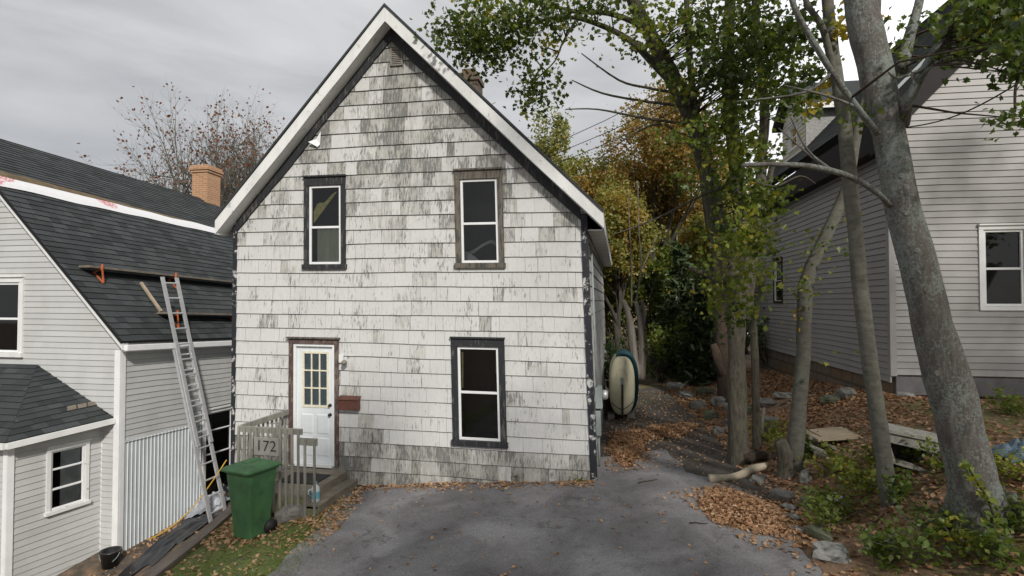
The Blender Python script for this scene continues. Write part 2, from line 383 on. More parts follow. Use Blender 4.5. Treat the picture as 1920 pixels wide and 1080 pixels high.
# bark
def bark(name, c0, c1, lich, lamt, sc=(1, 1, .25), scale=16, bs=.6):
    m, n, l, b = newmat(name); f = nz(n, l, scale, 7, .72, sc=sc)
    c = ramp(n, l, f, [(.3, c0), (.68, c1)])
    lf = ramp(n, l, mth(n, l, 'ADD', mth(n, l, 'MULTIPLY', nz(n, l, 38, 6, .8), .7), mth(n, l, 'MULTIPLY', nz(n, l, 2.6, 4, .6), .4)), [(.62 - lamt, 0.0), (.66 - lamt, .85)])
    l.new(mixc(n, l, lf, c, lich), b.inputs['Base Color']); b.inputs['Roughness'].default_value = .95
    bump(n, l, b, f, bs, .06); return m
M['bark_grey'] = bark('grey lichen bark', (.055, .05, .045), (.17, .155, .14), (.20, .235, .215), .07)
M['bark_smooth'] = bark('smooth brown grey bark', (.065, .062, .05), (.15, .145, .12), (.14, .155, .12), .02, sc=(1, 1, 1.8), scale=9, bs=.25)
M['bark_maple'] = bark('rough maple bark', (.035, .03, .022), (.17, .15, .115), (.13, .135, .085), .02, sc=(1, 1, .2), scale=26, bs=1.0)
M['bark_brown'] = bark('brown bark', (.03, .022, .016), (.10, .07, .048), (.08, .08, .05), -.05, scale=24, bs=1.0)
M['bark_dark'] = bark('dark distant bark', (.03, .025, .02), (.09, .08, .065), (.08, .08, .06), -.05)
M['snag'] = bark('bleached snag wood', (.07, .06, .05), (.24, .22, .19), (.2, .2, .17), -.1, sc=(1, 1, .12), scale=14, bs=.8)
# leaves
def leafmat(name, stops, trans=.45):
    m, n, l, b = newmat(name); c = ramp(n, l, attr(n), stops)
    c = mixc(n, l, mth(n, l, 'MULTIPLY', nz(n, l, 25, 2, .5), .3), c, (.03, .03, .01))
    n.remove(b); d = n.new('ShaderNodeBsdfDiffuse'); t = n.new('ShaderNodeBsdfTranslucent'); g = n.new('ShaderNodeBsdfGlossy'); g.inputs['Roughness'].default_value = .45
    l.new(c, d.inputs[0]); l.new(mixc(n, l, 1.0, c, (1.3, 1.35, .7), 'MULTIPLY'), t.inputs[0]); g.inputs[0].default_value = (1, 1, 1, 1)
    a = n.new('ShaderNodeMixShader'); a.inputs[0].default_value = trans; l.new(d.outputs[0], a.inputs[1]); l.new(t.outputs[0], a.inputs[2])
    a2 = n.new('ShaderNodeMixShader'); a2.inputs[0].default_value = .03; l.new(a.outputs[0], a2.inputs[1]); l.new(g.outputs[0], a2.inputs[2])
    l.new(a2.outputs[0], n['Material Output'].inputs[0]); return m
M['leaf_green'] = leafmat('green maple leaf', [(0, (.045, .075, .014)), (.4, (.095, .15, .025)), (.75, (.21, .25, .04)), (1, (.48, .36, .05))], .45)
M['leaf_olive'] = leafmat('olive autumn leaf', [(0, (.11, .13, .035)), (.5, (.24, .25, .065)), (.8, (.38, .33, .08)), (1, (.46, .27, .06))])
M['leaf_orange'] = leafmat('orange autumn leaf', [(0, (.14, .13, .04)), (.3, (.21, .19, .055)), (.5, (.30, .20, .055)), (.7, (.38, .20, .05)), (.85, (.34, .26, .08)), (1, (.22, .25, .07))])
M['leaf_mixed'] = leafmat('turning leaf', [(0, (.10, .11, .035)), (.45, (.20, .19, .06)), (.75, (.34, .22, .06)), (1, (.42, .20, .05))])
M['leaf_dark'] = leafmat('deep green leaf', [(0, (.045, .085, .03)), (.6, (.10, .17, .05)), (1, (.20, .26, .07))])
M['needle'] = leafmat('spruce needle', [(0, (.03, .05, .02)), (.6, (.06, .095, .035)), (1, (.10, .14, .05))], .1)
M['leaf_red'] = leafmat('dull red leaf', [(0, (.12, .04, .03)), (.5, (.22, .08, .05)), (1, (.30, .17, .06))])
M['litter'] = leafmat('fallen leaf', [(0, (.16, .08, .045)), (.4, (.38, .21, .115)), (.75, (.56, .36, .21)), (.93, (.68, .52, .34)), (1, (.72, .54, .12))], .1)
M['grass'] = leafmat('grass blade', [(0, (.07, .12, .02)), (.5, (.16, .23, .04)), (1, (.36, .33, .12))], .2)
M['ivy'] = leafmat('vine leaf', [(0, (.07, .12, .025)), (.5, (.17, .24, .04)), (.8, (.36, .36, .05)), (1, (.52, .32, .04))], .45)
# ground
m, n, l, b = newmat('yard soil and turf')
ga = attr(n, 'grass'); la = attr(n, 'leafy')
nn = nz(n, l, 2.6, 8, .7); soil = mixc(n, l, nn, (.05, .042, .034), (.13, .11, .09))
gg = mixc(n, l, nz(n, l, 9, 7, .8), (.07, .11, .02), (.22, .24, .08))
ll = mixc(n, l, nz(n, l, 35, 5, .85), (.10, .062, .04), (.46, .29, .18))
mk = lambda a, s: ramp(n, l, mth(n, l, 'ADD', a, mth(n, l, 'MULTIPLY', mth(n, l, 'SUBTRACT', nz(n, l, s, 7, .75), .5), 1.1)), [(.42, 0.0), (.6, 1.0)])
c = mixc(n, l, mk(la, 3.5), soil, ll); c = mixc(n, l, ramp(n, l, nz(n, l, 1.4, 6, .7), [(.5, 0.0), (.62, .55)]), c, (.07, .06, .04)); c = mixc(n, l, mk(ga, 4.5), c, gg)
l.new(c, b.inputs['Base Color']); b.inputs['Roughness'].default_value = .97; bump(n, l, b, nz(n, l, 22, 7, .8), .9, .03)
M['ground'] = m
m, n, l, b = newmat('crumbling asphalt')
a = nz(n, l, .9, 6, .62, dist=.6); f = nz(n, l, 55, 6, .8); sp = nz(n, l, 260, 3, .8)
c = ramp(n, l, a, [(.30, (.12, .114, .115)), (.5, (.21, .204, .21)), (.70, (.32, .315, .32))])
c = mixc(n, l, 1.0, c, ramp(n, l, f, [(.3, .5), (.7, 1.55)]), 'MULTIPLY')
c = mixc(n, l, ramp(n, l, nz(n, l, 60, 4, .75), [(.60, 0.0), (.68, .6)]), c, (.38, .38, .38)); c = mixc(n, l, ramp(n, l, nz(n, l, 48, 4, .75), [(.34, .6), (.42, 0.0)]), c, (.04, .04, .042))
c = mixc(n, l, mth(n, l, 'MULTIPLY', ramp(n, l, nz(n, l, 4, 6, .7), [(.55, 0.0), (.7, .5)]), 1.0), c, (.065, .05, .04))
vo = n.new('ShaderNodeTexVoronoi'); vo.feature = 'DISTANCE_TO_EDGE'; vo.inputs['Scale'].default_value = .8
g = n.new('ShaderNodeNewGeometry'); ad = n.new('ShaderNodeVectorMath'); ad.operation = 'ADD'; nt_ = n.new('ShaderNodeTexNoise'); nt_.inputs['Scale'].default_value = 2.5; nt_.inputs['Detail'].default_value = 6
l.new(g.outputs['Position'], nt_.inputs['Vector']); l.new(g.outputs['Position'], ad.inputs[0]); l.new(nt_.outputs['Color'], ad.inputs[1]); l.new(ad.outputs[0], vo.inputs['Vector'])
crk = mth(n, l, 'MULTIPLY', ramp(n, l, vo.outputs['Distance'], [(.005, .5), (.018, 0.0)]), ramp(n, l, nz(n, l, 1.1, 3, .5), [(.5, 0.0), (.62, 1.0)]))
c = mixc(n, l, crk, c, (.03, .028, .027))
l.new(c, b.inputs['Base Color']); b.inputs['Roughness'].default_value = .92
bump(n, l, b, mth(n, l, 'SUBTRACT', mth(n, l, 'ADD', sp, f), crk), .55, .012)
M['asphalt'] = m
m, n, l, b = newmat('packed dark soil')
c = ramp(n, l, nz(n, l, 2.2, 8, .7), [(.3, (.045, .038, .033)), (.7, (.115, .10, .088))]); l.new(mixc(n, l, 1.0, c, ramp(n, l, nz(n, l, 60, 5, .8), [(.3, .6), (.7, 1.4)]), 'MULTIPLY'), b.inputs['Base Color'])
b.inputs['Roughness'].default_value = .97; bump(n, l, b, nz(n, l, 30, 6, .8), .8, .02)
M['dirt'] = m

# ---------------------------------------------------------------- frames
H1 = Frame((-5.10, 10.31), (.982, -.187), wu=.14 / 4.0, wz=.006, w0=-.3, W=6.56)
H2 = Frame((-6.89, 9.88), (.98, -.2), vz=.040)
H3 = Frame((6.76, 10.0), (.989, -.15))
BW = Frame((-7.73, 8.66), (.347, .938))     # bay side wall: u runs into depth, outward = right/front  (d points left)
def lerp(a, b, t): return a + (b - a) * t
def sm(a, b, x):
    t = max(0.0, min(1.0, (x - a) / (b - a))); return t * t * (3 - 2 * t)
def interp(x, xs, ys):
    return float(np.interp(x, xs, ys))
def edge_r(y): return interp(y, [-8, 4, 5, 6.3, 8, 9, 11.6, 15, 20, 40], [2.6, 2.9, 3.0, 3.2, 3.75, 3.85, 4.3, 4.6, 5.0, 6])
def timber_x(y): return -4.38 - .05 * (y - 6.9)
def ground(x, y):
    z = -.38 + .09 * max(-6, min(x, 4))
    e = edge_r(y); wx = 6.6 + .152 * (y - 10)
    top = interp(y, [2, 6, 10, 18, 30], [.75, .85, .92, .34, .2])
    if x > e: z = lerp(-.38 + .09 * min(x, e), top, sm(0, 1, (x - e) / (wx - e)) * .75 + .25 * min(1, (x - e) / (wx - e)))
    if y > 14: z += .03 * (min(y, 40) - 14)
    tx = timber_x(y)
    if x < tx:
        t = min(1, (tx - x) / 2.0); f = interp(y, [4, 7, 9.9, 12, 30], [-2.6, -2.3, -1.80, -1.72, -1.2])
        low = lerp(-1.05 if y < 9.6 else -1.25, f, t)
        z = lerp(z, low, min(1, (tx - x) / .08))
    z += .035 * noise.noise(Vector((x * .7, y * .7, 0))) + .012 * noise.noise(Vector((x * 3, y * 3, 5)))
    return z
def gp(px, py):
    r = ray(px, py); D = 2.0
    while D < 80:
        q = Vector((0, 0, CAMZ)) + r * D
        if q.z < ground(q.x, q.y): break
        D += .02
    return Vector((q.x, q.y, ground(q.x, q.y)))
# ---------------------------------------------------------------- ground sheets
def leafy_mask(x, y):
    m_ = 0.0
    if x > edge_r(y) - .1: m_ = .62
    if y > 13: m_ = max(m_, .5)
    if x < timber_x(y): m_ = .45
    return m_
def grass_mask(x, y):
    g_ = 0.0
    if timber_x(y) < x < -2.7 and y < 9.6: g_ = .62
    if x < timber_x(y): g_ = .5 * (1 - sm(.5, 1.3, timber_x(y) - x)) * (1 - sm(9.2, 9.8, y)) + .06
    if x > 6.3 and y < 9.5: g_ = .5
    if y > 14: g_ = max(g_, .42)
    return g_
xs = np.concatenate([np.linspace(-300, -40, 8), np.linspace(-30, -12, 8), np.arange(-11, 16, .14), np.linspace(17, 30, 10), np.linspace(40, 300, 8)])
ys = np.concatenate([np.linspace(-60, -5, 8), np.arange(-2, 2.5, .5), np.arange(3, 19, .14), np.linspace(19.5, 40, 24), np.linspace(50, 500, 10)])
gv = [(x, y, ground(x, y)) for y in ys for x in xs]; nx_ = len(xs)
gf = [(j * nx_ + i, j * nx_ + i + 1, (j + 1) * nx_ + i + 1, (j + 1) * nx_ + i) for j in range(len(ys) - 1) for i in range(nx_ - 1)]
me = bpy.data.meshes.new('ground'); me.from_pydata([tuple(map(float, q)) for q in gv], [], gf); me.materials.append(M['ground'])
a1 = me.attributes.new('grass', 'FLOAT', 'POINT'); a1.data.foreach_set('value', [grass_mask(q[0], q[1]) for q in gv])
a2 = me.attributes.new('leafy', 'FLOAT', 'POINT'); a2.data.foreach_set('value', [leafy_mask(q[0], q[1]) for q in gv])
me.polygons.foreach_set('use_smooth', [True] * len(gf))
go = bpy.data.objects.new('ground', me); C.objects.link(go); go['kind'] = 'structure'
def sheet(name, y0, y1, xl, xr, lift, mat, dy=.1, ncol=40):
    mb = MB(); rows = int((y1 - y0) / dy) + 1
    for j in range(rows):
        y = y0 + j * dy
        a = xl(y) + .10 * noise.noise(Vector((1, y * 1.7, 0))) + .04 * noise.noise(Vector((1, y * 6, 0))); b = xr(y) + .14 * noise.noise(Vector((9, y * 1.5, 0))) + .05 * noise.noise(Vector((9, y * 6, 0)))
        for i in range(ncol + 1):
            x = lerp(a, b, i / ncol); yy = y + (.25 * noise.noise(Vector((x * .9, 4, 0))) + .06 * noise.noise(Vector((x * 5, 4, 0))) if j == rows - 1 else 0)
            mb.v.append((x, yy, ground(x, yy) + lift))
    for j in range(rows - 1):
        for i in range(ncol):
            k = j * (ncol + 1) + i; mb.f.append([k, k + 1, k + ncol + 2, k + ncol + 1]); mb.m.append(0); mb.t.append(.5)
    o = mb.build(name, mat, smooth=True); o['kind'] = 'structure'; return o
def house_right(y): return 1.34 + .19 * (y - 9.08)
sheet('driveway', -4, 10.3, lambda y: interp(y, [-4, 6, 7, 8.3, 9.5, 10.3], [-3.4, -3.0, -2.85, -2.75, -2.9, 1.0]), lambda y: edge_r(y) - interp(y, [-4, 7, 8, 9, 10.3], [0, 0.05, .45, 1.0, 1.3]), .012, M['asphalt'], ncol=60)
sheet('path', 7.4, 16.5, lambda y: interp(y, [7.4, 9.0, 16.5], [.8, 1.0, 3.0]), lambda y: edge_r(y) + .0 - interp(y, [7, 12, 16.5], [.0, .1, .3]), .006, M['dirt'])

# ---------------------------------------------------------------- shared builders
def window(fr, u0, u1, w0, w1, cas, casmat, house, side=None, name='window', label=None, rail=.5, framew=.045, sill=True, curtain=None, deep=.5, proud=.035, head=.0, hor=None, casw=None):
    """outer casing rect -> part window with sub-parts window_frame, pane, curtain"""
    f = side or (lambda u, w, o: fr.w(u, -o, w))
    def bx(mb, a, b, c, d, o0, o1, mat=0, tone=.5):
        mb.hexa([f(a, c, o1), f(b, c, o1), f(b, c, o0), f(a, c, o0), f(a, d, o1), f(b, d, o1), f(b, d, o0), f(a, d, o0)], mat, tone)
    mb = MB(); cs = cas; cb = cas * (.9 if sill else 1); ch = cas + head
    bx(mb, u0, u0 + cs, w0 + cb, w1 - ch, -.02, proud); bx(mb, u1 - cs, u1, w0 + cb, w1 - ch, -.02, proud)
    bx(mb, u0, u1, w1 - ch, w1, -.02, proud + .004)
    bx(mb, u0 - .01, u1 + .01, w1 + .0015, w1 + .03, -.02, proud + .035)
    bx(mb, u0 - (.02 if sill else 0), u1 + (.02 if sill else 0), w0, w0 + cb, -.02, proud + (.03 if sill else .0))
    a, b, c, d = u0 + cs, u1 - cs, w0 + cb, w1 - ch
    # dark room behind
    for q in ([(a, c, -deep), (b, c, -deep), (b, d, -deep), (a, d, -deep)], [(a, c, -.02), (b, c, -.02), (b, c, -deep), (a, c, -deep)],
              [(a, d, -.02), (b, d, -.02), (b, d, -deep), (a, d, -deep)], [(a, c, -.02), (a, d, -.02), (a, d, -deep), (a, c, -deep)], [(b, c, -.02), (b, d, -.02), (b, d, -deep), (b, c, -deep)]):
        mb.quad(*[f(*p) for p in q], mat=1)
    win = mb.build(name, [casmat, M['rooms']], house)
    if label: win['label'] = label
    fw = framew; mb = MB(); g = .003
    bx(mb, a + g, a + fw, c + g, d - g, -.03, .012); bx(mb, b - fw, b - g, c + g, d - g, -.03, .012)
    bx(mb, a + fw, b - fw, d - fw, d - g, -.03, .011); bx(mb, a + fw, b - fw, c + g, c + fw, -.03, .011)
    rails = hor or [c + (d - c) * rail]
    for mr_ in rails: bx(mb, a + fw, b - fw, mr_ - fw * .45, mr_ + fw * .45, -.028, .006)
    mb.build('window_frame', M['vinyl'], win, bevel=.004)
    mb = MB(); edges = [c + fw] + sorted(rails) + [d - fw]
    for i in range(len(edges) - 1):
        o = -.012 - .01 * (i % 2)
        mb.quad(f(a + fw, edges[i], o), f(b - fw, edges[i], o), f(b - fw, edges[i + 1], o), f(a + fw, edges[i + 1], o))
    mb.build('pane', M['glass'], win)
    if curtain: curtain(win, f, a, b, c, d)
    return win

# ================================================================= CENTRE HOUSE
h1 = thing('house', 'white weathered house with peeling shingle siding and black trim in the centre', 'house', (H1.w(3.3, 5, -.6)))
W1 = 6.56
uA, zA = H1.uv(737, 50, 0); RU = 3.17
apexT = H1.uv(735, 5, -.3)[1]; tipR = H1.uv(1131, 392, -.3); tipL = H1.uv(403, 408, -.3)
OH = .30
TR = (tipR[0], tipR[1]); TL = (tipL[0], tipL[1]); TA = (RU, apexT)
FH = .30                                    # vertical height of rake board
def rline(u, drop):                         # roof top line minus drop at u
    if u < RU: return lerp(TL[1], TA[1], (u - TL[0]) / (RU - TL[0])) - drop
    return lerp(TA[1], TR[1], (u - RU) / (TR[0] - RU)) - drop
ow = {}
ow['ul'] = (H1.uv(571, 505), H1.uv(649, 331)); ow['ur'] = (H1.uv(856, 503), H1.uv(942, 318))
ow['lr'] = (H1.uv(850, 834), H1.uv(946, 636)); ow['dr'] = (H1.uv(543, 868), H1.uv(636, 636))
def rc(k): (a, b), (c, d) = ow[k]; return (min(a, c), max(a, c), min(b, d), max(b, d))
ops = [(r[0] + .02, r[1] - .02, r[2] + .02, r[3] - .02) for r in (rc('ul'), rc('ur'), rc('lr'), rc('dr'))]
FR = .20
base_poly = [(0.0, -.42), (2.6, -.58), (4.6, -.56), (W1, -.26), (W1, rline(W1, FH)), (RU, rline(RU, FH)), (0, rline(0, FH))]
def tone1(u, w, r):
    hi = sm(2.9, 5.2, w); base = r.random()
    t = .25 * base + .38 * hi * base + .20 * hi + .12 * math.exp(-((u - 3.2) / .9) ** 2) * sm(1.6, 2.6, w)
    if w < -.05: t += .30 + .38 * r.random()
    if w < .22 and 1.5 < u < 3.0: t += .4 * r.random()
    if r.random() < .14: t += .30
    t += .25 * max(0, noise.noise(Vector((u * 1.1, w * .8, 7))))
    return min(1, t)
rng = random.Random(5)
mb = MB()
mf = lambda u, w, o: H1.w(u, -o, w)
siding(mb, base_poly, mf, .247, .016, ops, (.11, .38), rng, 0, 1, .006, .022, tone1, .002)
H1side = lambda u, w, o: H1.w(W1 + o, u, w)
siding(mb, [(0, -.3), (9.5, -.1), (9.5, rline(W1, FH)), (0, rline(W1, FH))], H1side, .247, .016, [], (.15, .34), rng, 0, 1, .009, .0, tone1, .003)
# core walls behind the shingles
def wallring(mb, mapf, outline, ops, mat):
    polys = [outline]
    for o in ops: polys = subtract(polys, o)
    for p in polys: mb.add([mapf(q[0], q[1], 0) for q in p], [tuple(range(len(p)))], mat, .5)
wallring(mb, mf, [(0, -1.3), (W1, -1.0), (W1, rline(W1, FH)), (RU, rline(RU, FH)), (0, rline(0, FH))], ops, 1)
mb.quad(H1.w(W1, 0, -1), H1.w(W1, 9.5, -1), H1.w(W1, 9.5, rline(W1, FH)), H1.w(W1, 0, rline(W1, FH)), 1)
mb.quad(H1.w(0, 0, -2.2), H1.w(0, 9.5, -2.2), H1.w(0, 9.5, rline(0, FH)), H1.w(0, 0, rline(0, FH)), 0, .3)
mb.add([H1.w(0, 9.5, -2), H1.w(W1, 9.5, -1), H1.w(W1, 9.5, rline(W1, FH)), H1.w(RU, 9.5, rline(RU, FH)), H1.w(0, 9.5, rline(0, FH))], [(0, 1, 2, 3, 4)], 0, .3)
mb.build('wall', [M['shingle'], M['lap']], h1)
mb = MB(); mb.fbox(H1, .02, W1 - .02, .02, 9.4, -2.2, -.62); mb.build('foundation', M['concrete'], h1)
# corner boards
mb = MB(); mb.fbox(H1, -.03, .045, -.035, .15, -.75, rline(0, FH + .02), 0); mb.build('corner_board', M['blackside'], h1)
mb = MB(); mb.fbox(H1, W1 - .075, W1 + .03, -.037, .0, -.24, rline(W1, FH + .02), 0); mb.fbox(H1, W1 + .0005, W1 + .032, .0015, .12, -.24, rline(W1, FH + .02), 1)
mb.build('corner_board', [M['blackside'], M['grimtrim']], h1)
# frieze under the rake
mb = MB()
def slopeboard(mb, ua, ub, d0, d1, v0, v1, mat=0, n=7, wob=0.0):
    for i in range(n):
        a = lerp(ua, ub, i / n); b = lerp(ua, ub, (i + 1) / n)
        wa = wob * noise.noise(Vector((a * 1.3, 2, 0))); wb = wob * noise.noise(Vector((b * 1.3, 2, 0)))
        mb.hexa([H1.w(a, v0, rline(a, d1 + wa)), H1.w(b, v0, rline(b, d1 + wb)), H1.w(b, v1, rline(b, d1 + wb)), H1.w(a, v1, rline(a, d1 + wa)),
                 H1.w(a, v0, rline(a, d0)), H1.w(b, v0, rline(b, d0)), H1.w(b, v1, rline(b, d0)), H1.w(a, v1, rline(a, d0))], mat)
slopeboard(mb, .05, RU, FH, FH + FR, -.05, -.001, 0, 9, .06); slopeboard(mb, RU, W1 - .08, FH, FH + FR + .02, -.05, -.001, 0, 9, .06)
mb.build('frieze_board', M['black'], h1)
# roof
mb = MB(); LEN = 9.9
for (ua, ub) in ((TL[0], RU), (RU, TR[0])):
    mb.hexa([H1.w(ua, -OH - .02, rline(ua, .05)), H1.w(ub, -OH - .02, rline(ub, .05)), H1.w(ub, LEN, rline(ub, .05)), H1.w(ua, LEN, rline(ua, .05)),
             H1.w(ua, -OH - .02, rline(ua, 0)), H1.w(ub, -OH - .02, rline(ub, 0)), H1.w(ub, LEN, rline(ub, 0)), H1.w(ua, LEN, rline(ua, 0))], 0)
rf = mb.build('roof', M['roof'], h1)
mb = MB(); slopeboard(mb, TL[0], RU - .001, .052, FH, -OH - .0, -OH + .03, 0, 12, .025); slopeboard(mb, RU + .001, TR[0], .052, FH, -OH - .0, -OH + .03, 0, 12, .025)
mb.build('rake_board', M['rake'], rf)
mb = MB()
slopeboard(mb, TL[0], RU, FH - .02, FH + .0, -OH + .031, -.002, 0, 3); slopeboard(mb, RU, TR[0], FH - .02, FH + .0, -OH + .031, -.002, 0, 3)
mb.fbox(H1, W1 + .03, TR[0] - .03, .0, LEN - .2, rline(TR[0], FH) - .0, rline(TR[0], FH) + .02, 0)
mb.build('soffit', M['rake'], rf)
mb = MB(); mb.fbox(H1, TR[0] - .03, TR[0], -OH + .031, LEN - .2, rline(TR[0], FH), rline(TR[0], .052)); mb.fbox(H1, TL[0], TL[0] + .03, -OH + .031, LEN - .2, rline(TL[0], FH), rline(TL[0], .052))
mb.build('eave_board', M['rake'], rf)
# chimney behind ridge on the right slope
cu = RU + .42; cv = 3.6; mb = MB(); zc = rline(cu, 0)
mb.fbox(H1, cu - .25, cu + .25, cv, cv + .5, zc - .6, zc + .78); mb.fbox(H1, cu - .29, cu + .29, cv - .04, cv + .54, zc + .58, zc + .70); mb.fbox(H1, cu - .17, cu + .17, cv + .08, cv + .42, zc + .781, zc + .9)
mb.build('chimney', M['oldbrick'], rf)
# windows
def cur_ul(win, f, a, b, c, d):
    mid = c + (d - c) * .47; mb = MB(); n = 22
    for (x0, x1, y0, y1) in ((lerp(a, b, .2), b - .04, c + .05, mid - .02),):
        for i in range(n):
            xa = lerp(x0, x1, i / n); xb = lerp(x0, x1, (i + 1) / n); o = lambda i: -.055 + .015 * math.sin(i * 1.3)
            mb.quad(f(xa, y0, o(i)), f(xb, y0, o(i + 1)), f(xb, y1, o(i + 1)), f(xa, y1, o(i)))
    mb.build('curtain', M['curtain'], win)
    mb = MB(); n = 8
    for i in range(n):
        t0 = i / n; t1 = (i + 1) / n
        L0 = lambda t: (lerp(a + .06, b - .12, t), lerp(mid + .08, d - .12, t)); U0 = lambda t: (lerp(a + .06, b - .12, t), lerp(mid + .30, d - .10, t ** .8) + .07 * (1 - t) * math.sin(t * 9))
        mb.quad(f(*L0(t0), -.05), f(*L0(t1), -.05), f(*U0(t1), -.06), f(*U0(t0), -.05))
    mb.build('cloth', M['yellowcloth'], win)
def cur_ur(win, f, a, b, c, d):
    mb = MB(); n = 12
    g = lambda t: c + .1 + .22 * (d - c) * (.35 + .65 * sm(0, .75, t)) - .12 * sm(.75, 1, t)
    for i in range(n):
        t0 = i / n; t1 = (i + 1) / n
        mb.quad(f(lerp(a, b, t0), g(t0) - .05 - .05 * (1 - t0), -.15), f(lerp(a, b, t1), g(t1) - .05 - .05 * (1 - t1), -.15), f(lerp(a, b, t1), g(t1), -.25), f(lerp(a, b, t0), g(t0), -.25))
    mb.add([f(a + .03, c + .04, -.1), f(lerp(a, b, .45), c + .04, -.1), f(lerp(a, b, .3), c + .13, -.1), f(a + .03, c + .22, -.1)], [(0, 1, 2, 3)])
    mb.build('bedding', M['blanket'], win)
def cur_lr(win, f, a, b, c, d):
    mb = MB()
    mb.quad(f(a + .05, c + (d - c) * .55, -.06), f(a + .075, c + (d - c) * .55, -.06), f(a + .085, d - .1, -.06), f(a + .05, d - .1, -.06)); mb.build('curtain', M['yellowcloth'], win); mb = MB()
    mb.quad(f(b - .075, c + (d - c) * .72, -.06), f(b - .055, c + (d - c) * .72, -.06), f(b - .055, d - .1, -.06), f(b - .065, d - .1, -.06))
    mb.build('curtain', M['yellowcloth'], win)
r = rc('ul'); window(H1, *r, .095, M['black'], h1, label='upper left window with drawn curtain', rail=.47, curtain=cur_ul, head=.05)
r = rc('ur'); window(H1, *r, .095, M['grimtrim'], h1, label='upper right window with pale bedding behind the glass', rail=.47, curtain=cur_ur, head=.05)
r = rc('lr'); window(H1, *r, .105, M['black'], h1, label='ground floor window with black flaking casing', rail=.51, curtain=cur_lr, head=.03)
# door
u0, u1, w0, w1 = rc('dr'); mb = MB()
mb.fbox(H1, u0, u0 + .085, -.045, .05, w0, w1 - .09); mb.fbox(H1, u1 - .075, u1, -.045, .05, w0, w1 - .09); mb.fbox(H1, u0, u1, -.05, .05, w1 - .09, w1); mb.fbox(H1, u0 - .03, u1 + .03, -.09, .05, w1 + .0015, w1 + .03, 1)
dc = mb.build('door_casing', [M['maroon'], M['grimtrim']], h1)
a, b, c, d = u0 + .085, u1 - .075, w0, w1 - .09
mb = MB(); mb.fbox(H1, a + .002, a + .045, -.03, .06, c, d - .047); mb.fbox(H1, b - .045, b - .002, -.03, .06, c, d - .047); mb.fbox(H1, a + .002, b - .002, -.031, .06, d - .045, d - .002)
mb.fbox(H1, a + .045, b - .045, -.05, .06, c - .03, c + .02, 0)
mb.build('door_frame', M['vinyl'], dc)
x0, x1, y0, y1 = a + .048, b - .048, c + .024, d - .05
lx0, lx1, ly0, ly1 = lerp(x0, x1, .18), lerp(x0, x1, .84), lerp(y0, y1, .49), lerp(y0, y1, .945)
mb = MB(); sv = .02
mb.fbox(H1, x0, lx0, sv, sv + .045, y0, y1); mb.fbox(H1, lx1, x1, sv, sv + .045, y0, y1); mb.fbox(H1, lx0, lx1, sv, sv + .045, y0, ly0); mb.fbox(H1, lx0, lx1, sv, sv + .045, ly1, y1)
for (pa, pb) in ((.12, .45), (.55, .88)):
    for (qa, qb) in ((.06, .22), (.25, .42)):
        A_, B_, C_, D_ = lerp(x0, x1, pa), lerp(x0, x1, pb), lerp(y0, y1, qa), lerp(y0, y1, qb)
        mb.add([H1.w(A_, sv - .0005, C_), H1.w(B_, sv - .0005, C_), H1.w(B_, sv - .0005, D_), H1.w(A_, sv - .0005, D_), H1.w(A_ + .02, sv - .010, C_ + .02), H1.w(B_ - .02, sv - .010, C_ + .02), H1.w(B_ - .02, sv - .010, D_ - .02), H1.w(A_ + .02, sv - .010, D_ - .02)],
               [(0, 1, 5, 4), (1, 2, 6, 5), (2, 3, 7, 6), (3, 0, 4, 7), (4, 5, 6, 7)])
door = mb.build('door', M['door'], h1)
mb = MB()
t = .028
mb.fbox(H1, lx0 - t, lx0 + .012, sv - .012, sv + .02, ly0 - t, ly1 + t); mb.fbox(H1, lx1 - .012, lx1 + t, sv - .012, sv + .02, ly0 - t, ly1 + t)
mb.fbox(H1, lx0 + .012, lx1 - .012, sv - .0125, sv + .02, ly1 - .012, ly1 + t); mb.fbox(H1, lx0 + .012, lx1 - .012, sv - .0125, sv + .02, ly0 - t, ly0 + .012)
for k in (1, 2):
    uu = lerp(lx0, lx1, k / 3); mb.fbox(H1, uu - .011, uu + .011, sv - .008, sv + .015, ly0 + .012, ly1 - .012)
    ww = lerp(ly0, ly1, k / 3); mb.fbox(H1, lx0 + .012, lx1 - .012, sv - .010, sv + .014, ww - .011, ww + .011)
mb.build('glazing_bars', M['lite'], door)
mb = MB(); mb.quad(H1.w(lx0, sv + .012, ly0), H1.w(lx1, sv + .012, ly0), H1.w(lx1, sv + .012, ly1), H1.w(lx0, sv + .012, ly1)); mb.build('pane', M['glass'], door)
mb = MB(); n = 40
for i in range(n):
    o = lambda i: sv + .026 + .008 * math.sin(i * 1.1)
    a_ = lerp(lx0, lx1, i / n); b_ = lerp(lx0, lx1, (i + 1) / n); mb.quad(H1.w(a_, o(i), ly0), H1.w(b_, o(i + 1), ly0), H1.w(b_, o(i + 1), ly1), H1.w(a_, o(i), ly1))
mb.build('curtain', M['lace'], door)
for hz, nm in ((.50, 'deadbolt'), (.42, 'door_knob')):
    mb = MB(); mb.lathe(H1.w(x1 - .06, sv, lerp(y0, y1, hz)), [(.026, 0), (.03, .008), (.012, .015), (.012, .03), (.028 if nm == 'door_knob' else .018, .04), (.02, .06)], 14, 0, -H1.d)
    mb.build(nm, M['wire'], door, True)
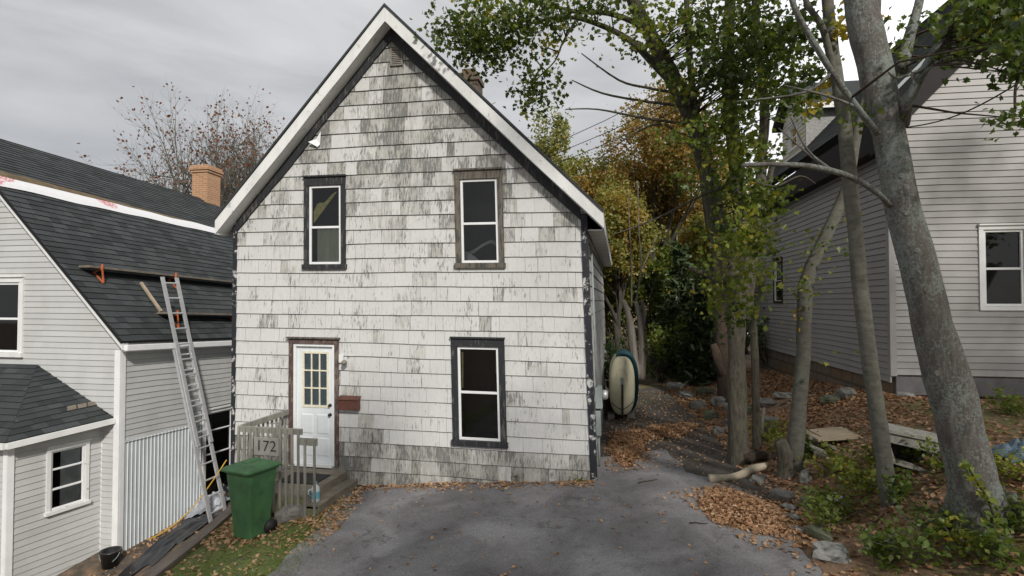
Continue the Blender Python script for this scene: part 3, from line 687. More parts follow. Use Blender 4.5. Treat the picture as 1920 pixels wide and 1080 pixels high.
# gable vent
a, b = H1.uv(736, 122); c, d = H1.uv(753, 93); mb = MB()
mb.fbox(H1, a - .03, a, -.04, -.005, b - .03, d + .03, 1); mb.fbox(H1, c, c + .03, -.04, -.005, b - .03, d + .03, 1); mb.fbox(H1, a, c, -.04, -.005, d, d + .03, 1); mb.fbox(H1, a, c, -.04, -.005, b - .03, b, 1)
for i in range(8):
    z = lerp(b, d, (i + .3) / 8); mb.hexa([H1.w(a, -.04, z), H1.w(c, -.04, z), H1.w(c, -.021, z + .03), H1.w(a, -.021, z + .03), H1.w(a, -.04, z + .008), H1.w(c, -.04, z + .008), H1.w(c, -.021, z + .034), H1.w(a, -.021, z + .034)], 0)
mb.fbox(H1, a, c, -.02, -.017, b, d, 2)
mb.build('gable_vent', [M['vent'], M['vent'], M['rooms']], h1)
# loose corner piece under the left rake
a, b = H1.uv(594, 268); mb = MB(); mb.add([H1.w(a - .12, -.09, b + .0), H1.w(a + .09, -.04, b - .04), H1.w(a + .1, -.03, b + .2), H1.w(a - .0, -.03, b + .06), H1.w(a + .05, -.06, b - .09)], [(0, 1, 2, 3), (0, 4, 1)]); mb.build('loose_flashing', M['vinyl'], h1)
# mailbox, porch light, meter are separate things
u0, w0 = H1.uv(640, 766); u1, w1 = H1.uv(677, 743)
t_ = thing('mailbox', 'brown metal mailbox on the white wall right of the door', 'mailbox', H1.w(u0, -.05, w0))
mb = MB(); mb.fbox(H1, u0, u1, -.12, -.022, w0, w1 - .03); mb.build('box', M['brick_brown'], t_, bevel=.006)
mb = MB(); mb.hexa([H1.w(u0 - .01, -.14, w1 - .055), H1.w(u1 + .01, -.14, w1 - .055), H1.w(u1 + .01, -.02, w1 - .025), H1.w(u0 - .01, -.02, w1 - .025), H1.w(u0 - .01, -.14, w1 - .04), H1.w(u1 + .01, -.14, w1 - .04), H1.w(u1 + .01, -.02, w1 + .01), H1.w(u0 - .01, -.02, w1 + .01)]); mb.build('lid', M['brick_brown'], t_, bevel=.004)
u0, w0 = H1.uv(638, 673)
t_ = thing('porch_light', 'small white lamp on the wall beside the top of the door', 'lamp', H1.w(u0 + .04, -.05, w0))
mb = MB(); mb.fbox(H1, u0 + .0, u0 + .08, -.06, -.02, w0 - .06, w0 + .08); mb.build('mounting_box', M['white_pl'], t_, bevel=.005)
mb = MB(); mb.lathe(H1.w(u0 + .11, -.09, w0 - .02), [(.02, 0), (.045, .03), (.05, .07), (.03, .09)], 12, 0, Vector((.3, -.5, -.4))); mb.build('lamp_head', M['vent'], t_, True)
# electric meter on the side wall
t_ = thing('electric_meter', 'grey electric meter box on the right side wall of the white house', 'electric meter', H1.w(W1 + .05, 1.0, 1.3))
vm, zm = .55, H1.vz_at(1127, 708, W1)[1]
mb = MB(); mb.fbox(H1, W1 + .018, W1 + .14, vm, vm + .28, zm - .16, zm + .2); mb.fbox(H1, W1 + .018, W1 + .10, vm, vm + .22, zm - .62, zm - .2); mb.build('meter_box', M['metalgrey'], t_, bevel=.008)
mb = MB(); mb.lathe(H1.w(W1 + .14, vm + .14, zm + .06), [(.085, 0), (.085, .05), (.07, .09), (.04, .10)], 18, 0, H1.r); mb.build('meter_dial', M['alu'], t_, True)
mb = MB(); mb.tube([H1.w(W1 + .05, vm + .1, zm + .2), H1.w(W1 + .05, vm + .12, 3.6)], [.018] * 2, 8); mb.tube([H1.w(W1 + .05, vm + .1, zm - .6), H1.w(W1 + .05, vm + .1, -.2)], [.018] * 2, 8); mb.build('conduit', M['metalgrey'], t_, True)

# ================================================================= PORCH
pd = -.34
ua = H1.uv(541, 780)[0]; ub = H1.uv(650, 878)[0]; uc = H1.uv(673, 895)[0]; DP = 1.32
po = thing('porch', 'small weathered wooden porch with railing and two steps at the white door', 'porch', H1.w(lerp(ua, ub, .5), -.6, -.8))
mb = MB(); n = 10
for i in range(n):
    v0 = -DP + (DP - .02) * i / n; mb.fbox(H1, ua, ub, v0 + .004, v0 + (DP - .02) / n - .004, pd - .035, pd, 0, random.random())
mb.build('deck', M['deckwood'], po)
mb = MB(); mb.fbox(H1, ua, ub - .03, -DP + .0, -DP + .04, pd - .30, pd - .037); mb.fbox(H1, ua + .0, ua + .04, -DP + .041, -.05, pd - .30, pd - .037); mb.fbox(H1, ub - .05, ub - .01, -DP + .041, -.05, pd - .15, pd - .037); mb.build('joist', M['mossy'], po)
for v in (-DP + .06, -.3):
    mb = MB(); mb.fbox(H1, ua + .05, ua + .14, v, v + .09, -1.3, pd - .301); mb.build('post', M['oldwood'], po)
    mb = MB(); mb.fbox(H1, ub - .2, ub - .11, v, v + .09, -1.2, pd - .301); mb.build('post', M['oldwood'], po)
mb = MB(); mb.fbox(H1, ub, uc, -DP + .02, -.03, pd - .17, pd - .135, 0); mb.fbox(H1, ub - .0, ub + .03, -DP + .02, -.03, pd - .134, pd - .002, 0)
mb.build('step', M['deckwood'], po)
mb = MB(); mb.fbox(H1, uc - .04, uc - .01, -DP + .02, -.03, pd - .36, pd - .171, 0); mb.build('stringer', M['deckwood'], po)
mb = MB(); mb.fbox(H1, ub, uc, -DP - .022, -DP + .018, -.98, pd - .20); mb.build('stringer', M['mossy'], po)
# railings
zt = H1.uv(500, 802, -DP)[1]
def rail(name, a, b, z, wd=.045, ht=.10):
    mb = MB(); mb.beam(H1.w(a[0], a[1], z), H1.w(b[0], b[1], z), wd, ht); return mb.build(name, M['oldwood'], po, bevel=.004)
rail('handrail', (ua - .01, -DP - .02), (H1.uv(568, 820, -DP)[0], -DP - .02), zt - .03, .04, .09)
rail('handrail', (ua + .02, -DP + .0), (ua + .02, -.03), zt - .02, .04, .09)
ue = H1.uv(597, 830, -DP)[0]; ud = H1.uv(566, 830, -DP)[0]
rail('handrail', (ud - .02, -DP - .035), (ue, -DP - .035), zt - .17, .035, .11)
rr_ = random.Random(3)
for i in range(11):
    u = lerp(ua + .02, ud - .03, i / 10); mb = MB(); mb.fbox(H1, u - .018, u + .018, -DP - .062, -DP - .041, pd - .22 + rr_.uniform(-.02, .02), zt - .0); mb.build('baluster', M['oldwood'], po)
for i in range(2):
    u = lerp(ud + .09, ue - .03, i); mb = MB(); mb.fbox(H1, u - .018, u + .018, -DP - .075, -DP - .054, -.93, zt - .13); mb.build('baluster', M['oldwood'], po)
for i in range(10):
    v = lerp(-DP + .12, -.1, i / 9); mb = MB(); mb.fbox(H1, ua - .022, ua - .002, v - .018, v + .018, pd - .1, zt - .02); mb.build('baluster', M['oldwood'], po)
# house number
c0 = H1.uv(480, 850, -DP - .07); c1 = H1.uv(520, 823, -DP - .07)
sg = thing('number_sign', 'grey house number board reading 172 on the porch railing', 'sign', H1.w(c0[0], -DP - .08, c0[1]))
mb = MB(); mb.fbox(H1, c0[0] - .03, c1[0] + .03, -DP - .085, -DP - .064, c0[1] - .02, c1[1] + .01); mb.build('board', M['signwood'], sg, bevel=.004)
cu_ = bpy.data.curves.new('t', 'FONT'); cu_.body = '172'; cu_.size = (c1[1] - c0[1]) * .98; cu_.extrude = .004; cu_.align_x = 'CENTER'; cu_.align_y = 'CENTER'; cu_.space_character = 1.02; cu_.offset = -.002
to = bpy.data.objects.new('t', cu_); C.objects.link(to); dg = bpy.context.evaluated_depsgraph_get(); tm = bpy.data.meshes.new_from_object(to.evaluated_get(dg)); bpy.data.objects.remove(to)
cx, cz = (c0[0] + c1[0]) / 2, (c0[1] + c1[1]) / 2
mb = MB(); mb.add([H1.w(cx + v.co.x, -DP - .088 - v.co.z, cz + v.co.y) for v in tm.vertices], [tuple(p.vertices) for p in tm.polygons]); mb.build('numerals', M['wire'], sg)
# doormat, jug
mb = MB(); mb.fbox(H1, lerp(ua, ub, .30), lerp(ua, ub, .9), -.85, -.35, pd + .002, pd + .018); mb.build('doormat', M['mat'], None, bevel=.004)
tag(bpy.data.objects['doormat'], 'dark doormat lying on the porch deck before the door', 'doormat')
js = H1.w(ub + .08, -DP + .15, pd - .135); ju = thing('water_jug', 'clear plastic water jug with blue label standing on the porch step', 'jug', js)
mb = MB(); mb.lathe(js, [(.06, 0), (.065, .015), (.065, .19), (.05, .23), (.02, .26), (.02, .28)], 18); mb.build('jug_body', M['waterjug'], ju, True)
mb = MB(); mb.tube([js + Vector((0, 0, .05)), js + Vector((0, 0, .16))], [.0665] * 2, 18, cap=False); mb.build('label_band', M['bluelabel'], ju, True)
mb = MB(); mb.lathe(js + Vector((0, 0, .28)), [(.025, 0), (.025, .022)], 14); mb.build('cap', M['bluelabel'], ju, True)
mb = MB(); mb.tube([js + Vector((-.05, -.05, .20)), js + Vector((-.08, -.08, .19)), js + Vector((-.08, -.08, .13)), js + Vector((-.055, -.05, .1))], [.01] * 4, 6); mb.build('jug_handle', M['waterjug'], ju, True)

# ================================================================= GREEN BIN
bc = gp(473, 1003); bn = thing('wheelie_bin', 'green wheeled rubbish bin on the grass in front of the porch', 'bin', bc)
FB = Frame((bc.x, bc.y), (math.cos(rad(-24)), math.sin(rad(-24))))
def ringbox(mb, rings, mat=0):
    b0 = len(mb.v)
    for (x0, x1, y0, y1, z, rd) in rings:
        for (cx, cy, a0) in ((x1 - rd, y0 + rd, -90), (x1 - rd, y1 - rd, 0), (x0 + rd, y1 - rd, 90), (x0 + rd, y0 + rd, 180)):
            for k in range(4):
                a = rad(a0 + 30 * k); mb.v.append(tuple(FB.w((cx + rd * math.cos(a)) * .86, (cy + rd * math.sin(a)) * .86, bc.z + z)))
    n = 16
    for i in range(len(rings) - 1):
        for j in range(n):
            a = b0 + i * n + j; c = b0 + i * n + (j + 1) % n; mb.f.append([a, c, c + n, a + n]); mb.m.append(mat); mb.t.append(.5)
    mb.f.append([b0 + j for j in range(n)][::-1]); mb.m.append(mat); mb.t.append(.5)
    k = b0 + (len(rings) - 1) * n; mb.f.append([k + j for j in range(n)]); mb.m.append(mat); mb.t.append(.5)
mb = MB(); ringbox(mb, [(-.20, .20, -.22, .20, .02, .05), (-.21, .21, -.24, .21, .25, .05), (-.27, .27, -.31, .28, .86, .06), (-.275, .275, -.315, .285, .93, .06), (-.30, .30, -.34, .31, .935, .06), (-.30, .30, -.34, .31, .955, .06)]); mb.build('bin_body', M['binplastic'], bn, False, .006)
mb = MB(); ringbox(mb, [(-.33, .33, -.38, .30, .958, .06), (-.335, .335, -.385, .31, .985, .06), (-.30, .30, -.34, .28, 1.01, .06), (-.22, .22, -.22, .2, 1.03, .05), (-.20, .20, -.2, .18, 1.045, .05)]); ringbox(mb, [(-.16, .02, -.12, .16, 1.046, .03), (-.15, .01, -.11, .15, 1.06, .03)]); mb.build('lid', M['binplastic'], bn, False, .004)
mb = MB(); mb.tube([FB.w(-.24, .30, bc.z + .95), FB.w(.24, .30, bc.z + .95)], [.017] * 2, 8); mb.build('handle', M['binplastic'], bn, True)
for sx in (-1, 1):
    mb = MB(); mb.lathe(FB.w(.19 * sx, .15, bc.z + .10), [(.04, -.035), (.10, -.03), (.105, 0), (.10, .03), (.04, .035), (.03, .05)], 20, 0, FB.r * sx); mb.build('wheel', M['rubber'], bn, True)

# ================================================================= LEFT HOUSE
h2 = thing('house', 'white clapboard house with charcoal gambrel roof under repair at left edge', 'house', H2.w(-5, 5, -1.8))
ez = H2.uv(224, 640, -.08)[1] + .0     # eave height
BRU, BRZ = -2.69, 4.78
RGU, RGZ = -5.0, 6.30
def g2(u):                              # roof line of the gambrel
    if u > BRU: return lerp(BRZ, ez, (u - BRU) / (0.18 - BRU))
    return lerp(RGZ, BRZ, (u - RGU) / (BRU - RGU))
f2 = lambda u, w, o: H2.w(u, -o, w)
f2s = lambda v, w, o: H2.w(o, v, w)
rng = random.Random(11); mb = MB()
wn0 = H2.uv(-30, 668); wn1 = H2.uv(47, 520)
op2 = [(wn0[0] + .02, wn1[0] - .02, wn0[1] + .02, wn1[1] - .02)]
out2 = [(-8.5, -2.4), (0, -2.4), (0, g2(0) - .12), (BRU, BRZ - .12), (RGU, RGZ - .12), (-8.5, 3.5)]
siding(mb, out2, f2, .104, .012, op2, None, rng, 0, 1, .004, .012)
wallring(mb, f2, out2, op2, 1)
vp0, zp0 = H2.vz_at(230, 829, 0); vp1, zp1 = H2.vz_at(371, 793, 0)
dv0, dz0 = H2.vz_at(378, 920, 0); dv1, dz1 = H2.vz_at(425, 770, 0)
ops2 = [(dv0 - .05, dv0 + 1.0, dz0 - .3, dz1 + .15)]
out2s = [(0, -2.4), (9.8, -2.4), (9.8, ez - .15), (0, ez - .15)]
siding(mb, out2s, f2s, .104, .012, [(-.1, dv0 - .05, -3, zp0)] + ops2, None, rng, 0, 1, .004, .04)
wallring(mb, f2s, out2s, ops2, 1)
mb.quad(H2.w(-10, 9.8, -2.4), H2.w(0, 9.8, -2.4), H2.w(0, 9.8, ez), H2.w(-10, 9.8, ez), 0)
mb.add([H2.w(0, 9.8, ez), H2.w(BRU, 9.8, BRZ), H2.w(RGU, 9.8, RGZ), H2.w(-10, 9.8, ez)], [(0, 1, 2, 3)], 0)
mb.build('wall', [M['clapL'], M['lap_soft']], h2)
# ribbed panel skin
mb = MB(); n = 22; xe = dv0 - .06
for i in range(n):
    a = lerp(.09, xe, i / n); b = lerp(.09, xe, (i + 1) / n); m_ = lerp(a, b, .80)
    zt_ = lambda v: lerp(zp0, zp1, v / max(vp1, .1))
    mb.quad(H2.w(.012, a, -2.5), H2.w(.012, m_, -2.5), H2.w(.012, m_, zt_(m_)), H2.w(.012, a, zt_(a)), 0, .25 + .2 * random.random())
    q = [H2.w(.012, m_, -2.5), H2.w(.012, b, -2.5), H2.w(.012, b, zt_(b)), H2.w(.012, m_, zt_(m_))]; q2 = [H2.w(.03, m_ + .008, -2.5), H2.w(.03, b - .008, -2.5), H2.w(.03, b - .008, zt_(b)), H2.w(.03, m_ + .008, zt_(m_))]
    mb.add(q + q2, [(0, 4, 7, 3), (1, 2, 6, 5), (4, 5, 6, 7), (3, 7, 6, 2)], 0, .95)
mb.fbox(H2, .013, .035, .09, xe, zp0 - .01, zp0 + .0, 0, .9)
mb.build('ribbed_panel', M['rib'], h2)
mb = MB(); mb.fbox(H2, -.09, .028, -.03, -.001, -2.5, ez - .16); mb.fbox(H2, .001, .03, .0, .085, -2.5, ez - .16); mb.build('corner_board', M['vinyl'], h2)
# basement door / window under the ladder
def sidewin(v, z, o): return H2.w(o, v, z)
w_ = window(H2, dv0, dv0 + .95, dz0 - .25, dz1 + .1, .07, M['trim'], h2, side=sidewin, name='window', label='tall dark basement window behind the ladder', hor=[dz1 - .35, dz1 - .85], framew=.03)
mb = MB(); mb.fbox(H2, -.02, .13, dv0 - .25, dv0 + 1.3, dz0 - .36, dz0 - .27); mb.build('ledge', M['vinyl'], h2)
window(H2, wn0[0], wn1[0], wn0[1], wn1[1], .09, M['trim'], h2, label='gable window beside the steep roof edge', rail=.48)
# rake board, gutter
mb = MB()
for (a, b) in ((BRU, .16), (RGU, BRU)):
    mb.hexa([H2.w(a, -.12, g2(a) - .17), H2.w(b, -.12, g2(b) - .17), H2.w(b, -.0, g2(b) - .17), H2.w(a, -.0, g2(a) - .17), H2.w(a, -.12, g2(a) - .035), H2.w(b, -.12, g2(b) - .035), H2.w(b, -.0, g2(b) - .035), H2.w(a, -.0, g2(a) - .035)])
mb.build('rake_board', M['trim'], h2)
mb = MB(); mb.fbox(H2, .0, .12, .0, 9.8, ez - .19, ez - .14); mb.fbox(H2, .12, .22, -.08, 9.8, ez - .17, ez - .06); mb.build('gutter', M['vinyl'], h2, bevel=.012)
# roof planes with real shingle tabs
def roofplane(mb, A, B, vlen, expo, rng, mat=0, v0=-.15):
    """A = lower (u,z), B = upper (u,z)"""
    La = math.hypot(B[0] - A[0], B[1] - A[1]); nx_, nz_ = -(B[1] - A[1]) / La, (B[0] - A[0]) / La
    if nz_ < 0: nx_, nz_ = -nx_, -nz_
    f = lambda v, s, o: H2.w(lerp(A[0], B[0], s / La) + nx_ * o, v, lerp(A[1], B[1], s / La) + nz_ * o)
    siding(mb, [(v0, 0), (vlen, 0), (vlen, La), (v0, La)], f, expo, .012, (), (.16, .34), rng, mat, 1, .006, .012, None, .006)
    mb.quad(f(v0, 0, -.002), f(vlen, 0, -.002), f(vlen, La, -.002), f(v0, La, -.002), 1)
    mb.hexa([f(v0, 0, -.05), f(vlen, 0, -.05), f(vlen, La, -.05), f(v0, La, -.05), f(v0, 0, -.004), f(vlen, 0, -.004), f(vlen, La, -.004), f(v0, La, -.004)], 1)
    return f, La
M['roofdark'] = simple('roof lap edge', (.008, .009, .010), .95, .3, 20, 0)
mb = MB(); rng = random.Random(21)
fl, Ll = roofplane(mb, (.19, ez), (BRU, BRZ), 10.0, .15, rng)
fu, Lu = roofplane(mb, (BRU - .02, BRZ + .03), (RGU, RGZ), 10.0, .15, rng)
mb.hexa([H2.w(RGU, -.15, RGZ - .05), H2.w(-10, -.15, 3), H2.w(-10, 10, 3), H2.w(RGU, 10, RGZ - .05), H2.w(RGU, -.15, RGZ), H2.w(-10, -.15, 3.05), H2.w(-10, 10, 3.05), H2.w(RGU, 10, RGZ)], 0)
rf2 = mb.build('roof', [M['roof'], M['roofdark']], h2)
# white underlayment strip over the break
mb = MB(); n = 60
def wrapw(v): return .05 + .02 * noise.noise(Vector((v * .8, 0, 0)))
for i in range(n):
    a = lerp(-.17, 10, i / n); b = lerp(-.17, 10, (i + 1) / n)
    def pt(v, k):
        wob = .04 * noise.noise(Vector((v * 1.1, k * 3, 0)))
        if k == 0: return fl(v, Ll - .10 + wob, .03)
        if k == 1: return fl(v, Ll + .02, .05)
        return fu(v, .28 - .012 * v * 1.5 + wob * 1.5, .035)
    for k in (0, 1): mb.quad(pt(a, k), pt(b, k), pt(b, k + 1), pt(a, k + 1))
mb.build('underlayment', M['wrap'], rf2, True)
mb = MB(); n = 40
for i in range(n):
    a = lerp(-.1, 5.2, i / n); b = lerp(-.1, 5.2, (i + 1) / n); h_ = lambda v: .30 + .30 * (1 - sm(0, 5.2, v)) + .05 * noise.noise(Vector((v * 3, 1, 0)))
    mb.quad(fu(a, .2, .022), fu(b, .2, .022), fu(b, h_(b), .022), fu(a, h_(a), .022))
mb.build('bare_deck', M['roofpatch'], rf2)
# chimney
q = None; cv_ = 7.9
mb = MB(); zc = RGZ
mb.fbox(H2, RGU - .29, RGU + .29, cv_ - .3, cv_ + .3, zc - .8, zc + .85)
for k, e in ((.851, .035), (.93, .07), (1.01, .04)): mb.fbox(H2, RGU - .29 - e, RGU + .29 + e, cv_ - .3 - e, cv_ + .3 + e, zc + k, zc + k + .078)
mb.build('chimney', M['brick'], rf2)
# bay
bay_top = BW.uv(213, 785)[1]
zb = CAMZ + ray(22, 828).z * 8.66       # bay eave height
fb = lambda u, w, o: BW.w(u, -o, w) if False else BW.w(u, -o, w)
# outward normal of BW: r x up ; d = (-r.y, r.x) points left, so outward is -d
mb = MB(); LB = 1.42; rng = random.Random(4)
bw0 = BW.uv(84, 968); bw1 = BW.uv(166, 824)
opb = [(bw0[0] + .02, bw1[0] - .02, bw0[1] + .02, bw1[1] - .02)]
siding(mb, [(0, -3.4), (LB, -3.4), (LB, zb - .02), (0, zb - .02)], fb, .104, .012, opb, None, rng, 0, 1, .004, .02)
wallring(mb, fb, [(0, -3.4), (LB, -3.4), (LB, zb), (0, zb)], opb, 1)
BF = Frame((-7.73 - 3.0 * .98, 8.66 + 3.0 * .2), (.98, -.2))
siding(mb, [(0, -3.4), (3.0, -3.4), (3.0, zb - .02), (0, zb - .02)], lambda u, w, o: BF.w(u, -o, w), .104, .012, (), None, rng, 0, 1, .004, .012)
by = mb.build('bay', [M['clapL'], M['lap_soft']], h2)
window(BW, bw0[0], bw1[0], bw0[1], bw1[1], .06, M['trim'], h2, label='three-light window in the projecting bay', hor=[lerp(bw0[1], bw1[1], .36), lerp(bw0[1], bw1[1], .66)], framew=.035,
       curtain=lambda win, f, a, b, c, d: (lambda m: (m.quad(f(lerp(a, b, .35), c, -.05), f(lerp(a, b, .95), c, -.05), f(lerp(a, b, .95), d, -.05), f(lerp(a, b, .35), d, -.05)), m.build('curtain', M['blanket'], win)))(MB()))
mb = MB(); mb.fbox(BW, -.03, .06, -.03, .0, -3.4, zb - .03); mb.fbox(BF, 2.93, 3.0, -.028, -.001, -3.4, zb - .03); mb.fbox(BW, LB - .05, LB + .0, -.025, 0, -3.4, zb - .03); mb.build('corner_board', M['vinyl'], h2)
# bay roof: eave corner, along the side to the wall, apex line on the facade
eaveC = BW.w(-.12, -.16, zb + .02); eaveE = BW.w(LB + .1, -.16, zb + .02); eaveL = BF.w(-.5, -.16, zb + .02)
tpx = H2.uv(70, 684, 0); topR = H2.w(tpx[0], .0, tpx[1]); topL = H2.w(tpx[0] - 3.2, .0, tpx[1]); enW = H2.uv(214, 783, -.02); enP = H2.w(enW[0], -.02, enW[1])
mb = MB(); rng = random.Random(8)
def triroof(mb, A, B, Cc, Dd=None):
    A, B, Cc = Vector(A), Vector(B), Vector(Cc); e1 = (B - A).normalized(); nrm = (B - A).cross(Cc - A).normalized()
    if nrm.z < 0: nrm = -nrm
    e2 = nrm.cross(e1);
    if e2.dot(Cc - A) < 0: e2 = -e2
    pts = [A, B, Cc] + ([Vector(Dd)] if Dd is not None else [])
    pl = [((p - A).dot(e1), (p - A).dot(e2)) for p in pts]
    if area(pl) < 0: pl = pl[::-1]
    f = lambda u, w, o: A + e1 * u + e2 * w + nrm * o
    siding(mb, pl, f, .14, .010, (), (.2, .36), rng, 0, 1, .006, .012, None, .006)
    mb.add([f(p[0], p[1], -.002) for p in pl], [tuple(range(len(pl)))], 1); return f
fq = triroof(mb, eaveC, enP, topR)
triroof(mb, eaveL, eaveC, topR, topL)
for k in range(3):
    s0 = 1.0 + .16 * k; mb.quad(fq(s0, .42, .02), fq(s0 + .14, .42, .02), fq(s0 + .14 + .05, .54, .02), fq(s0 + .05, .54, .02), 2)
mb.build('bay_roof', [M['roof'], M['roofdark'], M['tabpatch']], h2)
mb = MB(); mb.beam(eaveC + Vector((0, 0, -.05)), enP + Vector((0, 0, -.05)), .10, .09); mb.beam(eaveL + Vector((0, 0, -.05)), eaveC + Vector((0, 0, -.05)), .10, .09)
mb.add([eaveC + Vector((0, 0, -.09)), enP + Vector((0, 0, -.09)), BW.w(LB, 0, zb - .06), BW.w(0, 0, zb - .06)], [(0, 1, 2, 3)]); mb.build('gutter', M['trim'], h2)
# roof jacks and planks
def plank(a, b, label, both=True):
    # a,b = (px,py) on lower roof plane: solve by search
    def solve(px, py):
        best = None
        for i in range(0, 101):
            for j in range(0, 81):
                v = i * .05; s_ = j * Ll / 80; p = fl(v, s_, .12); d_ = p - Vector((0, 0, CAMZ)); rr = ray(px, py)
                e = abs(d_.x / d_.y - rr.x) + abs(d_.z / d_.y - rr.z)
                if best is None or e < best[0]: best = (e, v, s_)
        return best[1], best[2]
    va, sa = solve(*a); vb, sb = solve(*b)
    sm_ = sa
    A = fl(va, sm_, .12); B = fl(max(vb, va + 3.6), sm_ , .12)
    t_ = thing('roof_scaffold', label, 'scaffold', A, 'roof jack planks on the left house roof')
    mb = MB(); mb.beam(A, B, .24, .04); mb.build('plank', M['plank'], t_, bevel=.004)
    for vv in (va + .25, va + 2.0):
        p0 = fl(vv, sm_, .02); p1 = fl(vv, sm_ - .32, .03); out = fl(vv, sm_, .12) + Vector((.13, -.03, -.03)); mb = MB()
        mb.beam(p0, p1, .03, .012); mb.beam(p1, out, .03, .012); mb.beam(fl(vv, sm_ + .02, .0) + Vector((0, 0, -.03)), out, .03, .012); mb.beam(out, out + Vector((0, 0, .09)), .03, .02); mb.build('roof_jack', M['orange'], t_)
    return va, sm_
p1_ = plank((160, 499), (435, 520), 'upper weathered plank on orange roof jacks across the charcoal roof')
p2_ = plank((305, 586), (435, 590), 'lower shorter plank on roof jacks just above the gutter')
mb = MB(); mb.beam(fl(p1_[0] + 1.1, p1_[1] - .25, .06), fl(p2_[0] + .1, p2_[1] + .1, .06), .05, .04); o = mb.build('brace_stick', M['ply'])
tag(o, 'thin bare wood stick lying diagonally on the roof between two planks', 'stick')
# ladder
ft = Vector((-5.58, 10.75, 0)); ft.z = ground(ft.x, ft.y) + .0
gt = H2.w(.235, 1.12, ez - .08); dr = (gt - ft); topp = ft + dr * ((3.06 - ft.z) / (gt.z - ft.z))
ld = thing('ladder', 'tall aluminium extension ladder leaning on the gutter of the left house', 'ladder', ft)
sd = H2.d * .2; dn = dr.normalized(); pn = sd.normalized().cross(dn)
for (a, b, s, off) in ((0, .70, .2, .0), (.30, 1.0, .175, .045)):
    A = lerp(ft, topp, a); B = lerp(ft, topp, b); sv_ = H2.d * s
    for sg_ in (-1, 1): mb = MB(); mb.beam(A + sv_ * sg_ + pn * off, B + sv_ * sg_ + pn * off, .03, .075, up=H2.d); mb.build('side_rail', M['alu'], ld)
    ln = (B - A).length; k = .15
    while k < ln: mb = MB(); c_ = A + dn * k + pn * off; mb.tube([c_ - sv_, c_ + sv_], [.017] * 2, 8); k += .305; mb.build('rung', M['alu'], ld)
# rope from ladder to the ground
mb = MB(); a = P(425, 862, 10.9); b = gp(275, 1015); pts = [lerp(a, b, t) + Vector((0, 0, -.25 * math.sin(t * math.pi))) for t in [i / 12 for i in range(13)]]; pts = [Vector((p.x, p.y, max(p.z, ground(p.x, p.y) + .02))) for p in pts]
mb.tube(pts, [.011] * 13, 6); o = mb.build('rope', M['rope'], None, True); tag(o, 'thin orange rope slanting from the ladder to the ground by the ribbed wall', 'rope')
# black bucket
bk = gp(207, 1062); mb = MB(); t_ = thing('bucket', 'low black plastic bucket at the corner of the left house', 'bucket', bk)
mb.lathe(bk + Vector((0, 0, 0)), [(.12, 0), (.15, .24), (.165, .25), (.165, .27), (.14, .27), (.13, .12)], 22); mb.build('pail', M['bucket'], t_, True)
mb = MB(); mb.tube([bk + Vector((.17 * math.cos(a), -.17 * math.sin(a) * .5 - .02, .25 - .16 * math.sin(a))) for a in [math.pi * i / 10 for i in range(11)]], [.005] * 11, 6); mb.build('handle', M['metalgrey'], t_, True)
# plastic sheets by the wall
def rag(name, cx, cy, rx, ry, h, mat, label, cat, seed, n=22):
    mb = MB()
    for j in range(n + 1):
        for i in range(n + 1):
            s = 2 * i / n - 1; t = 2 * j / n - 1; k = 1 + .35 * noise.noise(Vector((s * 1.3 + seed, t * 1.3, 0)))
            x = cx + s * rx * k; y = cy + t * ry * k; e = max(0, 1 - (s * s + t * t) * .6)
            z = ground(x, y) + .015 + h * e * (.35 + abs(noise.noise(Vector((s * 2.4 + seed, t * 2.4, seed)))) * 1.6)
            mb.v.append((x, y, z))
    for j in range(n):
        for i in range(n): k = j * (n + 1) + i; mb.f.append([k, k + 1, k + n + 2, k + n + 1]); mb.m.append(0); mb.t.append(.5)
    o = mb.build(name, mat, None, True); tag(o, label, cat); return o
q = gp(300, 1020); rag('plastic_sheet', q.x + .25, q.y - .1, .38, 1.1, .10, M['blackplastic'], 'long black plastic sheet on the slope beside the ribbed wall', 'plastic sheet', 1)
q = gp(385, 960); rag('plastic_sheet', q.x, q.y + .1, .38, .35, .22, M['greyplastic'], 'crumpled grey and silver tarp at the foot of the ladder', 'tarp', 6)
q = gp(402, 935); rag('plastic_sheet', q.x - .1, q.y + .5, .35, .3, .34, M['blackplastic'], 'black plastic sheet bunched up beneath the basement window', 'plastic sheet', 9)
# landscape timber
mb = MB(); ptsT = [Vector((0, lerp(4.2, 9.25, i / 10), 0)) for i in range(11)]
for i in range(10):
    a, b = ptsT[i], ptsT[i + 1]; za = ground(timber_x(a.y) + .25, a.y) + .04; zb2 = ground(timber_x(b.y) + .25, b.y) + .04
    w_a = .08 + .012 * noise.noise(Vector((i * .9, 0, 0))); w_b = .08 + .012 * noise.noise(Vector(((i + 1) * .9, 0, 0)))
    xa, xb = timber_x(a.y), timber_x(b.y)
    mb.hexa([(xa - w_a, a.y, za - .28), (xa + w_a, a.y, za - .28), (xb + w_b, b.y, zb2 - .28), (xb - w_b, b.y, zb2 - .28), (xa - w_a, a.y, za), (xa + w_a, a.y, za), (xb + w_b, b.y, zb2), (xb - w_b, b.y, zb2)])
o = mb.build('landscape_timber', M['timber'], None); tag(o, 'long grey brown timber edging the grass below the green bin', 'timber')

